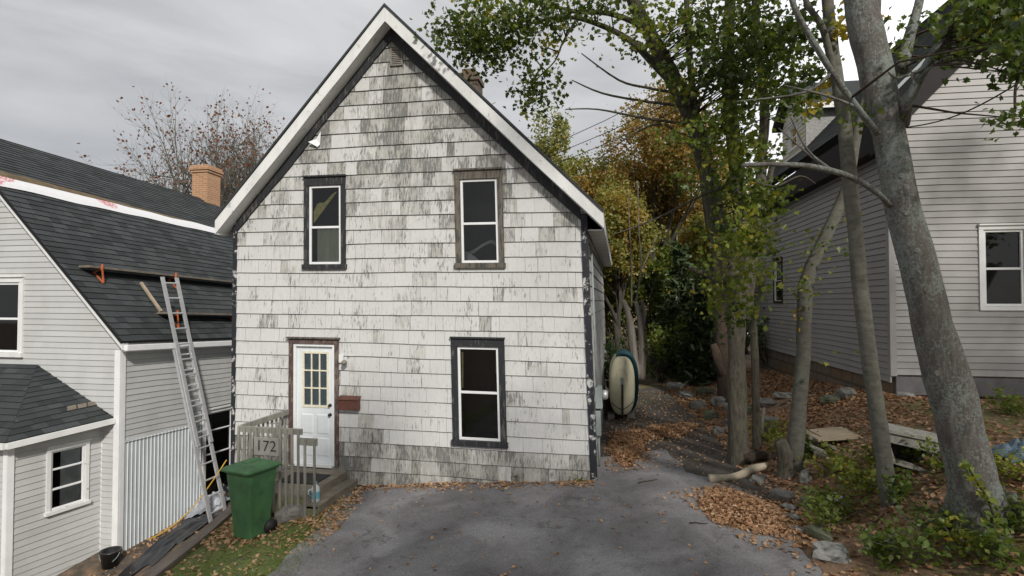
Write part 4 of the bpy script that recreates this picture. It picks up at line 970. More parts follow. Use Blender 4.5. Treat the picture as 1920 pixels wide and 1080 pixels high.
# ================================================================= RIGHT HOUSE
h3 = thing('house', 'pale grey clapboard house with steep dark roof up the bank at right', 'house', H3.w(4, 4, .9))
sb = H3.uv(1690, 703)[1]; ezr = CAMZ + 2.70
f3 = lambda u, w, o: H3.w(u, -o, w); f3s = lambda v, w, o: H3.w(-o, v, w)
HW = 4.3; slope3 = 1.04; zW = H3.uv(1698, 227)[1] - H3.uv(1698, 227)[0] * slope3
apz = zW + HW * slope3
w0_ = H3.uv(1836, 582); w1_ = H3.uv(1926, 422)
mb = MB(); rng = random.Random(31); op3 = [(w0_[0] + .02, w1_[0] - .02, w0_[1] + .02, w1_[1] - .02)]
o3 = [(0, sb), (2 * HW, sb), (2 * HW, zW), (HW, apz), (0, zW)]
siding(mb, o3, f3, .116, .014, op3, None, rng, 0, 1, .005, .022); wallring(mb, f3, o3, op3, 1)
sv0 = H3.vz_at(1452, 568); sv1 = H3.vz_at(1468, 483); swv = (min(sv0[0], sv1[0]), max(sv0[0], sv1[0]))
ops3 = [(swv[0] + .02, swv[1] - .02, sv0[1] + .02, sv1[1] - .02)]
o3s = [(0, sb - .14), (8.6, sb - .14), (8.6, ezr), (0, ezr)]
siding(mb, o3s, f3s, .116, .014, ops3, None, rng, 0, 1, .005, .012); wallring(mb, f3s, o3s, ops3, 1)
mb.add([H3.w(0, 8.6, sb), H3.w(2 * HW, 8.6, sb), H3.w(2 * HW, 8.6, zW), H3.w(HW, 8.6, apz), H3.w(0, 8.6, zW)], [(0, 1, 2, 3, 4)], 0)
mb.build('wall', [M['clapR'], M['lap']], h3)
mb = MB(); mb.fbox(H3, -.03, .075, -.03, -.001, sb - .02, zW); mb.fbox(H3, -.028, -.001, .0, .09, sb - .14, ezr); mb.build('corner_board', M['clapR'], h3)
window(H3, w0_[0], w1_[0], w0_[1], w1_[1], .07, M['vinyl'], h3, label='white double hung window on the front', rail=.49, sill=False)
window(H3, swv[0], swv[1], sv0[1], sv1[1], .05, M['rooms'], h3, side=f3s, label='narrow dark side window', rail=.5, sill=False, framew=.025)
acz = sv0[1] + .75
mb = MB(); va_ = H3.vz_at(1424, 540)[0]; mb.fbox(H3, -.45, -.02, va_ - .6, va_ - .0, acz, acz + .42); o = mb.build('air_conditioner', M['metalgrey'], h3, bevel=.01)
# foundation
mb = MB(); mb.fbox(H3, .02, 2 * HW, .03, 8.5, -.6, sb + .0); mb.build('foundation', M['foundation'], h3)
mb = MB(); mb.fbox(H3, .05, 2 * HW - .1, -.045, .028, sb - .34, sb - .03); mb.build('skirt_board', M['grimtrim'], h3)
M['skirt'] = simple('grey skirt plank', (.16, .155, .16), .9, .2, 5, .3); bpy.data.objects[o.name]; [c_ for c_ in h3.children if c_.name.startswith('skirt')][0].data.materials[0] = M['skirt']
# roof
def r3(u, lift=0): return (zW + slope3 * u if u < HW else zW + slope3 * (2 * HW - u)) + lift
mb = MB(); rng = random.Random(41); LA = .80; OV = .32; ue_ = -.30
La = math.hypot(HW - ue_, (HW - ue_) * slope3); cs, sn = 1 / math.hypot(1, slope3), slope3 / math.hypot(1, slope3)
fr3 = lambda v, s, o: H3.w(ue_ + s * cs - sn * o, v, r3(ue_, LA) + s * sn + cs * o)
siding(mb, [(-OV, 0), (8.9, 0), (8.9, La), (-OV, La)], fr3, .15, .012, (), (.2, .34), rng, 0, 1, .006, .01, None, .006)
mb.hexa([fr3(-OV, 0, -.16), fr3(8.9, 0, -.16), fr3(8.9, La, -.16), fr3(-OV, La, -.16), fr3(-OV, 0, 0), fr3(8.9, 0, 0), fr3(8.9, La, 0), fr3(-OV, La, 0)], 1)
mb.hexa([H3.w(HW, -OV, r3(HW, LA) - .2), H3.w(2 * HW + .3, -OV, r3(2 * HW + .3, LA) - .2), H3.w(2 * HW + .3, 8.9, r3(2 * HW + .3, LA) - .2), H3.w(HW, 8.9, r3(HW, LA) - .2), H3.w(HW, -OV, r3(HW, LA)), H3.w(2 * HW + .3, -OV, r3(2 * HW + .3, LA)), H3.w(2 * HW + .3, 8.9, r3(2 * HW + .3, LA)), H3.w(HW, 8.9, r3(HW, LA))], 1)
rf3 = mb.build('roof', [M['roof'], M['roofdark']], h3)
M['darktrim'] = simple('dark brown fascia', (.014, .011, .012), .8, .3, 6, .1)
mb = MB()
for (a, b) in ((ue_, HW), (HW, 2 * HW + .2)):
    mb.hexa([H3.w(a, -OV + .02, r3(a, .06)), H3.w(b, -OV + .02, r3(b, .06)), H3.w(b, -.0, r3(b, .0)), H3.w(a, -.0, r3(a, .0)), H3.w(a, -OV + .02, r3(a, LA - .22)), H3.w(b, -OV + .02, r3(b, LA - .22)), H3.w(b, -.0, r3(b, LA - .22)), H3.w(a, -.0, r3(a, LA - .22))])
mb.fbox(H3, ue_ + .01, -.02, .0, 8.8, ezr - .02, r3(ue_, LA) - .2); mb.build('fascia', M['darktrim'], rf3)
mb = MB(); mb.hexa([fr3(-OV - .03, 0, -.03), fr3(-OV - .003, 0, -.03), fr3(-OV - .003, La, -.03), fr3(-OV - .03, La, -.03), fr3(-OV - .03, 0, .02), fr3(-OV - .003, 0, .02), fr3(-OV - .003, La, .02), fr3(-OV - .03, La, .02)]); mb.build('drip_edge', M['metalgrey'], rf3)
# dormer
dvA = 5.1; dvB = 7.0; du = .4
zd0 = r3(du, LA); zd1 = zd0 + 1.05
mb = MB(); rng = random.Random(3); fd = lambda u, w, o: H3.w(u, dvA - o, w)
siding(mb, [(du, zd0), (du + 1.4, zd0 + 1.4 * slope3), (du + 1.4, zd1 + .1), (du, zd1)], fd, .116, .014, (), None, rng, 0, 1, .005)
wallring(mb, fd, [(du, zd0 - .2), (du + 1.8, zd0 + 1.2), (du + 1.8, zd1 + .1), (du, zd1)], (), 1)
ff = lambda v, w, o: H3.w(du - o, v, w); opd = [(dvA + .6, dvB - .6, zd0 + .2, zd1 - .15)]
siding(mb, [(dvA, zd0), (dvB, zd0), (dvB, zd1), (dvA, zd1)], ff, .116, .014, opd, None, rng, 0, 1, .005); wallring(mb, ff, [(dvA, zd0 - .1), (dvB, zd0 - .1), (dvB, zd1), (dvA, zd1)], opd, 1)
dm = mb.build('dormer', [M['cream'], M['lap_soft']], rf3)
window(H3, opd[0][0] - .02, opd[0][1] + .02, opd[0][2] - .02, opd[0][3] + .02, .06, M['trim'], h3, side=ff, label='dormer window', sill=False)
mb = MB(); vm_ = (dvA + dvB) / 2
mb.hexa([H3.w(du - .25, dvA - .2, zd1 - .02), H3.w(du + 3, dvA - .2, zd1 - .02), H3.w(du + 3, vm_, zd1 + .95), H3.w(du - .25, vm_, zd1 + .95), H3.w(du - .25, dvA - .2, zd1 + .08), H3.w(du + 3, dvA - .2, zd1 + .08), H3.w(du + 3, vm_, zd1 + 1.05), H3.w(du - .25, vm_, zd1 + 1.05)])
mb.hexa([H3.w(du - .25, dvB + .2, zd1 - .02), H3.w(du + 3, dvB + .2, zd1 - .02), H3.w(du + 3, vm_, zd1 + .95), H3.w(du - .25, vm_, zd1 + .95), H3.w(du - .25, dvB + .2, zd1 + .08), H3.w(du + 3, dvB + .2, zd1 + .08), H3.w(du + 3, vm_, zd1 + 1.05), H3.w(du - .25, vm_, zd1 + 1.05)])
mb.add([H3.w(du, dvA, zd1), H3.w(du, dvB, zd1), H3.w(du, vm_, zd1 + .93)], [(0, 1, 2)], 1)
mb.build('dormer_roof', [M['roof'], M['cream']], rf3)
mb = MB(); mb.fbox(H3, du - .26, du + 1.5, dvA - .23, dvA - .2, zd1 - .06, zd1 + .09); mb.build('dormer_gutter', M['vinyl'], rf3)
# cable
mb = MB(); a = P(1690, 240, 9.9); b = P(1935, 140, 7.6); mb.tube([lerp(a, b, t) + Vector((0, 0, -.16 * math.sin(math.pi * t))) for t in [i / 12 for i in range(13)]], [.012] * 13, 6); o = mb.build('service_cable', M['wire'], None, True)
tag(o, 'black cable sagging across the gable of the right house', 'cable')

# ================================================================= FOLIAGE TOOLS
def leaf_mesh(name, cen, size, tone, mat, parent=None, shape='leaf', up=0.0, seed=0, droop=0.0):
    """many small folded leaves in one mesh"""
    r = np.random.default_rng(seed); cen = np.asarray(cen, dtype=np.float64); n = len(cen)
    size = np.broadcast_to(np.asarray(size, dtype=np.float64), (n,)) * r.uniform(.65, 1.25, n)
    nrm = r.normal(size=(n, 3)); nrm[:, 2] += up * 2; nrm /= np.linalg.norm(nrm, axis=1)[:, None]
    a = r.normal(size=(n, 3)); a[:, 2] -= droop; a -= nrm * (a * nrm).sum(1)[:, None]; a /= np.linalg.norm(a, axis=1)[:, None]
    b = np.cross(nrm, a)
    if shape == 'leaf': pts = [(-.5, 0, 0), (0, -.36, .10), (.5, 0, -.06), (0, .36, .10)]; faces = [(0, 1, 2), (0, 2, 3)]
    elif shape == 'blade': pts = [(0, -.05, 0), (0, .05, 0), (1.0, .0, .0)]; faces = [(0, 1, 2)]
    elif shape == 'needle': pts = [(-.5, -.16, 0), (.5, -.02, -.08), (-.5, .16, 0), (.4, .1, .05)]; faces = [(0, 1, 3, 2)]
    else:  # maple
        pts = [(-.5, 0, 0), (-.22, -.22, .02), (-.30, -.46, .10), (.0, -.36, .05), (.20, -.38, .08), (.22, -.2, .02), (.52, 0, -.08), (.22, .2, .02), (.20, .38, .08), (.0, .36, .05), (-.30, .46, .10), (-.22, .22, .02)]
        faces = [(0, 1, 2, 3), (0, 3, 5), (3, 4, 5), (0, 5, 6), (0, 6, 7), (0, 7, 9), (7, 8, 9), (0, 9, 10, 11)]
    k = len(pts); V = np.zeros((n, k, 3))
    for i, p in enumerate(pts): V[:, i] = cen + (a * p[0] + b * p[1] + nrm * p[2]) * size[:, None]
    off = np.zeros(3); q = parent
    while q is not None: off += np.array(q.location); q = q.parent
    V = (V - off).reshape(-1, 3)
    me = bpy.data.meshes.new(name); me.vertices.add(len(V)); me.vertices.foreach_set('co', V.ravel())
    ls = np.concatenate([np.array(f) for f in faces]); lens = np.array([len(f) for f in faces])
    loops = (ls[None, :] + (np.arange(n) * k)[:, None]).ravel(); tot = np.tile(lens, n); st_ = np.concatenate([[0], np.cumsum(tot)[:-1]])
    me.loops.add(len(loops)); me.loops.foreach_set('vertex_index', loops.astype(np.int32)); me.polygons.add(len(tot)); me.polygons.foreach_set('loop_start', st_.astype(np.int32))
    me.polygons.foreach_set('loop_total', tot.astype(np.int32))
    me.materials.append(mat); at = me.attributes.new('tone', 'FLOAT', 'FACE')
    tone = np.clip(np.broadcast_to(np.asarray(tone, dtype=np.float64), (n,)) + r.normal(0, .12, n), 0, 1)
    at.data.foreach_set('value', np.repeat(tone, len(faces)).astype(np.float32)); me.update(); me.validate()
    o = bpy.data.objects.new(name, me); C.objects.link(o)
    if parent is not None: o.parent = parent
    return o
def branch(mb, p, d, ln, r0, lev, tips, rng, n=6, bend=.35, kids=3, upb=.15, sub=.62, seg=5):
    pts = [Vector(p)]; rs = [r0]; d = Vector(d).normalized()
    for i in range(seg):
        d = (d + Vector((rng.gauss(0, bend * .5), rng.gauss(0, bend * .5), rng.gauss(0, bend * .4) + upb * .5)) * .6).normalized()
        pts.append(pts[-1] + d * ln / seg); rs.append(r0 * (1 - .72 * (i + 1) / seg))
    mb.tube(pts, rs, n, cap=False)
    if lev <= 0: tips += pts[2:]; return
    for k in range(kids):
        i = rng.randint(2, seg); q = pts[i]; dd = (pts[i] - pts[i - 1]).normalized()
        s = Vector((rng.gauss(0, 1), rng.gauss(0, 1), rng.gauss(0, .7))).normalized()
        branch(mb, q, dd * .8 + s * .8, ln * sub * rng.uniform(.7, 1.15), rs[i] * .75, lev - 1, tips, rng, max(4, n - 1), bend, kids, upb, sub, 4)
    branch(mb, pts[-1], d, ln * sub, rs[-1], lev - 1, tips, rng, max(4, n - 1), bend, kids, upb, sub, 4)
def scatter(tips, per, spread, rng_):
    t = np.array([tuple(q) for q in tips]); i = rng_.integers(0, len(t), int(per)); c = t[i] + rng_.normal(0, spread, (int(per), 3))
    cl = np.array([noise.noise(Vector(q) * .9) for q in c]) * .55 + .42
    return c, cl
def bgtree(px, top, D, rpx, leafm, barkm, label, nleaf=9000, lsize=.17, group='trees behind the houses', seed=0, gap=.32, bot=None, kids=3, lev=3, cat='tree', name='tree', shape='leaf', zs=1.0, tone=0.0, xyz=None):
    """tree standing at depth D, its crown spanning from top (px row) down"""
    R_ = random.Random(seed); x = (px - 960) / F * D; base = Vector((x, D, ground(x, D) - .05)); zt = CAMZ + ray(px, top).z * D
    if xyz: x, D, zt = xyz; base = Vector((x, D, ground(x, D) - .05))
    H = zt - base.z; rr = rpx if xyz else rpx / F * D
    t = thing(name, label, cat, base, group); mb = MB(); tips = []
    ht = H * .30 if bot is None else H * bot
    tp = [base, base + Vector((R_.gauss(0, .1), R_.gauss(0, .1), ht * .5)), base + Vector((R_.gauss(0, .2), R_.gauss(0, .2), ht))]
    r0 = .013 * H + .04
    mb.tube(tp, [r0 * 1.3, r0, r0 * .85], 8, rough=.15)
    nb = 6
    for k in range(nb):
        a = k * 2.4 + R_.random(); e = R_.uniform(.25, .8); dv = Vector((math.cos(a) * e * rr / (H * .45), math.sin(a) * e * rr / (H * .45), 1)); h0 = ht * R_.uniform(.75, 1.0)
        branch(mb, base + Vector((0, 0, h0)), dv, (H - ht) * R_.uniform(.42, .62), r0 * .55, 2, tips, R_, 5, .4, kids, .12, .6)
    mb.build('trunk', barkm, t, True)
    rg = np.random.default_rng(seed + 77); c, cl = scatter(tips, nleaf * 1.7, rr * .13, rg)
    # squash toward an uneven ellipsoid crown with holes
    cc = np.array([x, D, base.z + H * .62]); q = (c - cc) / np.array([rr, rr, H * .40 * zs]); rad_ = np.linalg.norm(q, axis=1)
    hole = np.array([noise.noise(Vector(p) * (1.6 / max(.6, rr * .35)) + Vector((seed, 0, 0))) for p in c])
    lim = 1.0 + .35 * hole; q = q * np.minimum(1, lim / np.maximum(rad_, 1e-3) * rg.uniform(.75, 1, len(c)))[:, None]; c = cc + q * np.array([rr, rr, H * .40 * zs])
    keep = hole > -gap; c = c[keep][:nleaf]; cl = cl[keep][:nleaf] + tone + (.14 if group.startswith('trees') else 0)
    leaf_mesh('crown', c, lsize, cl, leafm, t, shape, .2, seed); return t
def cosf(px): return 1 / math.sqrt(1 + ((px - 960) / F) ** 2)
def P3(lst): return [P(a, b, d) for (a, b, d, *_) in lst]
def rpx(w, D): return w / 2 / F * D
def smooth_path(pts, rs, k=4):
    out = []; ro = []; n = len(pts)
    for i in range(n - 1):
        p0 = pts[max(i - 1, 0)]; p1 = pts[i]; p2 = pts[i + 1]; p3 = pts[min(i + 2, n - 1)]
        for j in range(k):
            t = j / k; out.append(.5 * ((2 * p1) + (p2 - p0) * t + (2 * p0 - 5 * p1 + 4 * p2 - p3) * t * t + (3 * p1 - p0 - 3 * p2 + p3) * t ** 3)); ro.append(lerp(rs[i], rs[i + 1], t))
    out.append(pts[-1]); ro.append(rs[-1]); return out, ro
def stem(mb, lst, n=12, rough=.12, seed=0, k=4):
    """lst of (px, py, depth, width px)"""
    pts = P3(lst); rs = [rpx(w, d) * cosf(q) for (q, _, d, w) in lst]; pts, rs = smooth_path(pts, rs, k); mb.tube(pts, rs, n, rough=rough, seed=seed); return pts
def clumps(lst, rg, twig=None, tips=None):
    """lst of (px,py,rx,ry,D,dD,count) -> leaf centres"""
    out = []; tn = []
    for (px, py, rx, ry, D, dD, cnt) in lst:
        sub = max(1, cnt // 38); d0 = rg.uniform(D - dD, D + dD, sub)
        a = rg.uniform(0, 2 * math.pi, sub); rr = np.sqrt(rg.uniform(0, 1, sub)) * .9
        for i in range(sub):
            c = np.array(P(px + rx * rr[i] * math.cos(a[i]), py + ry * rr[i] * math.sin(a[i]), d0[i])); m_ = cnt // sub
            p = c + rg.normal(0, 1, (m_, 3)) * np.array([.17, .17, .12]) * (D / 8.0); out.append(p); tn.append(np.full(m_, .35 + .3 * rg.normal()))
            if twig is not None:
                base = min(tips, key=lambda t: (Vector(c) - t).length); e = Vector(c); mid = (base + e) / 2 + Vector(rg.normal(0, .08, 3))
                if (base - e).length < 2.6: twig.tube([base, mid, e], [.014, .009, .004], 4, cap=False)
    return np.concatenate(out), np.concatenate(tn)

# ================================================================= NEAR TREES
def base_depth(px, py): return gp(px, py).y
# big leaning ash-like trunk at right
D1 = base_depth(1838, 1000)
t1 = thing('tree', 'big grey lichen covered trunk leaning left at the right foreground', 'tree', gp(1838, 1000))
mb = MB(); T1 = stem(mb, [(1862, 1040, D1, 150), (1845, 985, D1, 116), (1824, 900, D1, 100), (1795, 780, D1, 97), (1757, 640, D1, 85), (1722, 500, D1, 76), (1688, 370, D1 + .05, 68), (1667, 250, D1 + .1, 66), (1648, 160, D1 + .15, 70), (1628, 70, D1 + .2, 68), (1610, -20, D1 + .3, 60), (1590, -160, D1 + .4, 50), (1560, -420, D1 + .6, 34), (1555, -700, D1 + .6, 20)], 18, .10, 1)
T1b = []
T1b += stem(mb, [(1693, 235, D1 + .05, 26), (1708, 180, D1 - .1, 24), (1748, 105, D1 - .2, 20), (1790, 48, D1 - .3, 17), (1832, -5, D1 - .4, 14), (1900, -90, D1 - .5, 10)], 8, .1, 2)
T1b += stem(mb, [(1690, 130, D1 + .35, 30), (1705, 70, D1 + .5, 24), (1722, 10, D1 + .6, 20), (1740, -80, D1 + .7, 15)], 8, .1, 3)
T1b += stem(mb, [(1668, 385, D1, 13), (1640, 358, D1 - .2, 13), (1590, 330, D1 - .35, 13), (1520, 312, D1 - .5, 12), (1450, 308, D1 - .6, 10), (1392, 310, D1 - .65, 8)], 8, .12, 4)
T1b += stem(mb, [(1645, 250, D1 - .1, 15), (1605, 200, D1 - .3, 15), (1560, 135, D1 - .4, 14), (1520, 70, D1 - .5, 13), (1490, 15, D1 - .55, 12), (1470, -50, D1 - .6, 9)], 8, .12, 5)
rgy = random.Random(2)
for (a, b) in (((1560, 135, D1 - .4), (1380, 190, D1 - .4)), ((1605, 200, D1 - .3), (1470, 160, D1 - .6)), ((1590, 330, D1 - .35), (1460, 240, D1 - .4)), ((1560, 320, D1 - .4), (1480, 215, D1 - .6)), ((1735, 130, D1 - .2), (1665, 135, D1 - .5)), ((1716, 150, D1 - .2), (1775, 105, D1 - .3)), ((1735, 130, D1 - .2), (1715, 160, D1 - .5))):
    A, B = P(*a), P(*b); mid = (A + B) / 2 + Vector((rgy.gauss(0, .08), 0, rgy.gauss(0, .08))); p_, r_ = smooth_path([A, mid, B], [.016, .011, .004], 4); mb.tube(p_, r_, 6)
for (px, py, w) in ((1738, 545, 12), (1720, 470, 8), (1700, 400, 9), (1757, 700, 10), (1690, 330, 8)):
    mb.lathe(P(px, py, D1 - rpx(76, D1) * .97), [(.03, -.01), (.028, .008), (.012, .002)], 10, 0, Vector((0, -1, .1)))
tips = T1b + T1[-12:]
for k in range(7):                 # limbs above the frame
    q = T1[-10 + k]; branch(mb, q, Vector((math.cos(k * 2.1), math.sin(k * 2.1), .7)), 2.6, .09, 2, tips, rgy, 6, .35, 3, .1)
mb.build('trunk', [M['bark_grey'], M['bark_brown']], t1, True)
rg = np.random.default_rng(3); mb = MB()
cA, tA = clumps([(1865, 30, 60, 40, 5.0, .6, 800), (1830, 90, 40, 22, 5.3, .3, 200), (1900, 110, 32, 36, 5.0, .4, 260), (1905, 40, 50, 60, 4.6, .6, 260), (1905, 235, 20, 38, 4.6, .3, 70), (1700, 45, 22, 30, 5.8, .3, 45), (1650, 88, 15, 20, 6, .3, 20), (1800, 40, 26, 24, 5.2, .4, 100), (1870, 20, 20, 14, 5.4, .3, 38), (1625, 215, 30, 18, 5.6, .2, 0 + 38), (1690, 95, 20, 14, 5.6, .2, 38)], rg, mb, T1b)
mb.build('twigs', M['bark_brown'], t1, True)
tips_hi = [q for q in tips if q.z > CAMZ + 3.4]
cB, tB = scatter(tips_hi, 5200, .30, rg)
keep = ~((cB[:, 1] > 1.0) & (np.abs(cB[:, 2] - CAMZ) / cB[:, 1] < .56) & (cB[:, 0] / cB[:, 1] < .93) & (cB[:, 0] / cB[:, 1] > -.95)); cB = cB[keep]; tB = tB[keep]
leaf_mesh('crown', np.concatenate([cA, cB]), .072, np.concatenate([tA * .8, tB]), M['leaf_green'], t1, 'maple', .3, 5, .6)
# hanging branch at the right edge
mb = MB(); stem(mb, [(1960, 60, 4.9, 12), (1925, 110, 4.8, 9), (1905, 160, 4.7, 7), (1903, 210, 4.6, 5)], 6, .1, 2); mb.build('hanging_branch', M['bark_brown'], t1, True)
# vine on it
vp = gp(1880, 1000); vn = thing('vine', 'young green vine climbing the right side of the big leaning trunk', 'vine', P(1850, 960, D1 - .2))
mb = MB(); vl = stem(mb, [(1868, 985, D1 - .26, 5), (1852, 935, D1 - .26, 5), (1832, 905, D1 - .26, 4), (1815, 875, D1 - .26, 3)], 5, 0, 1); mb.build('stem', M['bark_brown'], vn, True)
c, tn = scatter(vl, 34, .035, rg); leaf_mesh('leaves', c, .085, .55 + 0 * tn, M['ivy'], vn, 'maple', 0, 3)
# slim trunk
D2 = base_depth(1668, 945)
t2 = thing('tree', 'slim grey trunk standing between the stump tree and the big leaning trunk', 'tree', gp(1668, 945))
mb = MB(); T2 = stem(mb, [(1672, 965, D2, 46), (1665, 930, D2, 36), (1656, 850, D2, 34), (1640, 740, D2, 33), (1626, 640, D2, 32), (1613, 540, D2, 32), (1604, 440, D2, 30), (1592, 330, D2 + .1, 30), (1584, 240, D2 + .2, 28), (1570, 150, D2 + .3, 26), (1558, 70, D2 + .4, 26), (1552, 5, D2 + .4, 24), (1545, -90, D2 + .5, 20), (1530, -300, D2 + .5, 12)], 12, .12, 11)
tips = T2[-8:]
T2b = stem(mb, [(1570, 175, D2 + .3, 16), (1545, 60, D2 + .1, 14), (1515, 10, D2, 12), (1490, -60, D2, 9)], 8, .1, 12)
for k in range(4): branch(mb, T2[-6 + k], Vector((math.cos(k * 1.9), math.sin(k * 1.9), .8)), 1.9, .05, 2, tips, rgy, 5, .4, 3, .1)
mb.build('trunk', M['bark_smooth'], t2, True)
cB, tB = scatter([q for q in tips if q.z > CAMZ + 3.9], 1500, .28, rg); cA, tA = clumps([(1590, 20, 40, 30, D2 + .3, .3, 76), (1500, 150, 40, 60, D2 + .4, .4, 190), (1450, 60, 60, 50, D2 + .5, .4, 230)], rg)
leaf_mesh('crown', np.concatenate([cA, cB]), .10, np.concatenate([tA, tB]), M['leaf_green'], t2, 'maple', .3, 6, .5)
# stump tree
D3 = base_depth(1487, 885)
t3 = thing('tree', 'thin trunk curving right above an old broken stump at its foot', 'tree', gp(1487, 885))
mb = MB(); T3 = stem(mb, [(1484, 905, D3, 44), (1490, 850, D3, 34), (1498, 760, D3, 31), (1506, 660, D3, 29), (1509, 560, D3, 30), (1518, 510, D3, 28), (1540, 460, D3, 25), (1566, 405, D3, 25), (1588, 350, D3, 22), (1600, 290, D3, 20), (1612, 225, D3 + .1, 18), (1640, 100, D3 + .2, 13), (1650, -40, D3 + .3, 9)], 12, .12, 21)
mb.build('trunk', M['bark_smooth'], t3, True)
mb = MB(); stem(mb, [(1474, 905, D3 - .1, 50), (1472, 860, D3 - .1, 38), (1466, 838, D3 - .1, 28), (1460, 826, D3 - .1, 20)], 12, .5, 22); mb.build('stump', M['bark_maple'], t3, True)
cA, tA = clumps([(1520, 520, 32, 26, D3 - .1, .15, 60), (1575, 455, 34, 14, D3 - .2, .1, 30), (1570, 405, 10, 12, D3, .1, 12), (1500, 465, 24, 12, D3 - .1, .1, 18), (1497, 610, 8, 30, D3 - .1, .05, 12), (1535, 660, 12, 8, D3, .05, 8)], rg); leaf_mesh('crown', cA, .075, tA + .3, M['ivy'], t3, 'maple', .3, 8, .4)
# the multi stemmed maple by the path
D4 = base_depth(1388, 868)
t4 = thing('maple', 'tall many stemmed maple with turning leaves beside the path', 'maple', gp(1388, 868))
mb = MB(); SP = []
SP += stem(mb, [(1388, 890, D4, 58), (1385, 850, D4, 42), (1383, 760, D4, 35), (1380, 660, D4, 34), (1378, 580, D4, 38), (1370, 520, D4, 40), (1352, 450, D4, 36), (1336, 370, D4, 34), (1318, 290, D4, 33), (1296, 220, D4, 34), (1268, 160, D4, 32), (1240, 105, D4 - .1, 30), (1214, 55, D4 - .2, 26), (1190, 5, D4 - .3, 24), (1160, -70, D4 - .4, 20), (1120, -200, D4 - .6, 13)], 14, .16, 31)
SP += stem(mb, [(1385, 580, D4 + .05, 36), (1390, 480, D4 + .1, 32), (1386, 380, D4 + .2, 30), (1378, 280, D4 + .2, 28), (1368, 180, D4 + .2, 27), (1366, 80, D4 + .2, 24), (1370, -20, D4 + .2, 20), (1375, -200, D4 + .3, 12)], 12, .16, 32)
SP += stem(mb, [(1398, 600, D4 + .2, 26), (1408, 500, D4 + .3, 24), (1422, 400, D4 + .3, 22), (1428, 300, D4 + .4, 20), (1434, 200, D4 + .4, 18), (1420, 80, D4 + .4, 16), (1415, -40, D4 + .4, 12)], 10, .14, 33)
SP += stem(mb, [(1350, 440, D4 + .1, 22), (1330, 360, D4 + .2, 18), (1320, 300, D4 + .3, 15), (1300, 180, D4 + .35, 14), (1290, 60, D4 + .4, 12), (1285, -60, D4 + .4, 9)], 8, .12, 34)
SP += stem(mb, [(1420, 860, D4 + .6, 19), (1417, 760, D4 + .6, 15), (1414, 640, D4 + .6, 15), (1404, 540, D4 + .5, 20), (1420, 440, D4 + .5, 15), (1450, 300, D4 + .6, 11)], 10, .12, 35)
SL = []
SL += stem(mb, [(1268, 165, D4, 17), (1225, 118, D4 + 0.11, 15), (1180, 75, D4 + 0.28, 12), (1120, 45, D4 + 0.44, 10), (1060, 32, D4 + 0.55, 8), (990, 45, D4 + 0.66, 6), (920, 75, D4 + 0.72, 5), (865, 80, D4 + 0.77, 3)], 8, .1, 36)
SL += stem(mb, [(1240, 110, D4 + 0.06, 15), (1200, 50, D4 + 0.22, 12), (1140, 25, D4 + 0.39, 10), (1080, 22, D4 + 0.50, 8), (1010, 5, D4 + 0.61, 6), (940, -5, D4 + 0.66, 5), (860, 10, D4 + 0.77, 3)], 8, .1, 37)
SL += stem(mb, [(1080, 38, D4 + 0.50, 6), (1055, 80, D4 + 0.55, 4), (1040, 115, D4 + 0.61, 3), (1005, 150, D4 + 0.61, 3), (985, 180, D4 + 0.61, 2)], 6, .1, 38)
SL += stem(mb, [(1190, 10, D4 + 0.17, 12), (1150, -30, D4 + 0.28, 10), (1050, -60, D4 + 0.44, 8), (930, -70, D4 + 0.61, 6), (840, -40, D4 + 0.72, 4)], 6, .1, 39)
for lst in ([(1275, 175, 7), (1215, 165, 5), (1160, 150, 4), (1090, 100, 2)], [(1290, 200, 7), (1210, 190, 5), (1130, 175, 4), (1072, 150, 2)], [(1300, 235, 6), (1200, 220, 5), (1120, 205, 3), (1060, 205, 2)], [(1370, 345, 7), (1310, 370, 5), (1230, 410, 4), (1150, 440, 2)], [(1320, 300, 7), (1250, 235, 5), (1190, 250, 3), (1120, 300, 2)], [(1300, 225, 6), (1340, 120, 5), (1330, 30, 4), (1320, -40, 3)], [(1385, 520, 16), (1345, 528, 14), (1325, 515, 12), (1293, 503, 9)], [(1400, 335, 6), (1450, 350, 5), (1500, 330, 3), (1530, 345, 2)]):
    stem(mb, [(a, b, D4 - .3, w) for (a, b, w) in lst], 6, .1, 40)
tipsU = []
for k in range(5): branch(mb, SP[8 + k * 2] if False else P([1160, 1370, 1415, 1285, 1120][k], -80, D4), Vector((math.cos(k * 2.2), math.sin(k * 2.2), .8)), 2.4, .07, 2, tipsU, rgy, 5, .4, 3, .1)
mb.build('trunk', M['bark_maple'], t4, True)
mb = MB(); rg = np.random.default_rng(12)
cA, tA = clumps([ (860, 45, 55, 45, 9.4, 0.48, 520), (930, 40, 60, 45, 9.4, 0.48, 600), (1000, 25, 60, 32, 9.3, 0.48, 420), (900, 105, 55, 32, 9.6, 0.32, 380), (960, 90, 45, 34, 9.6, 0.40, 330), (1030, 75, 30, 40, 9.4, 0.32, 150), (1015, 150, 36, 30, 9.4, 0.24, 190), (1005, 190, 30, 18, 9.4, 0.24, 130), (980, 160, 20, 14, 9.4, 0.24, 60),
    (1080, 10, 60, 16, 9.2, 0.40, 230), (1150, 5, 50, 16, 8.9, 0.32, 180), (1130, 65, 14, 10, 9.1, 0.16, 38), (1190, 85, 22, 30, 8.8, 0.24, 76)], rg, mb, SL)
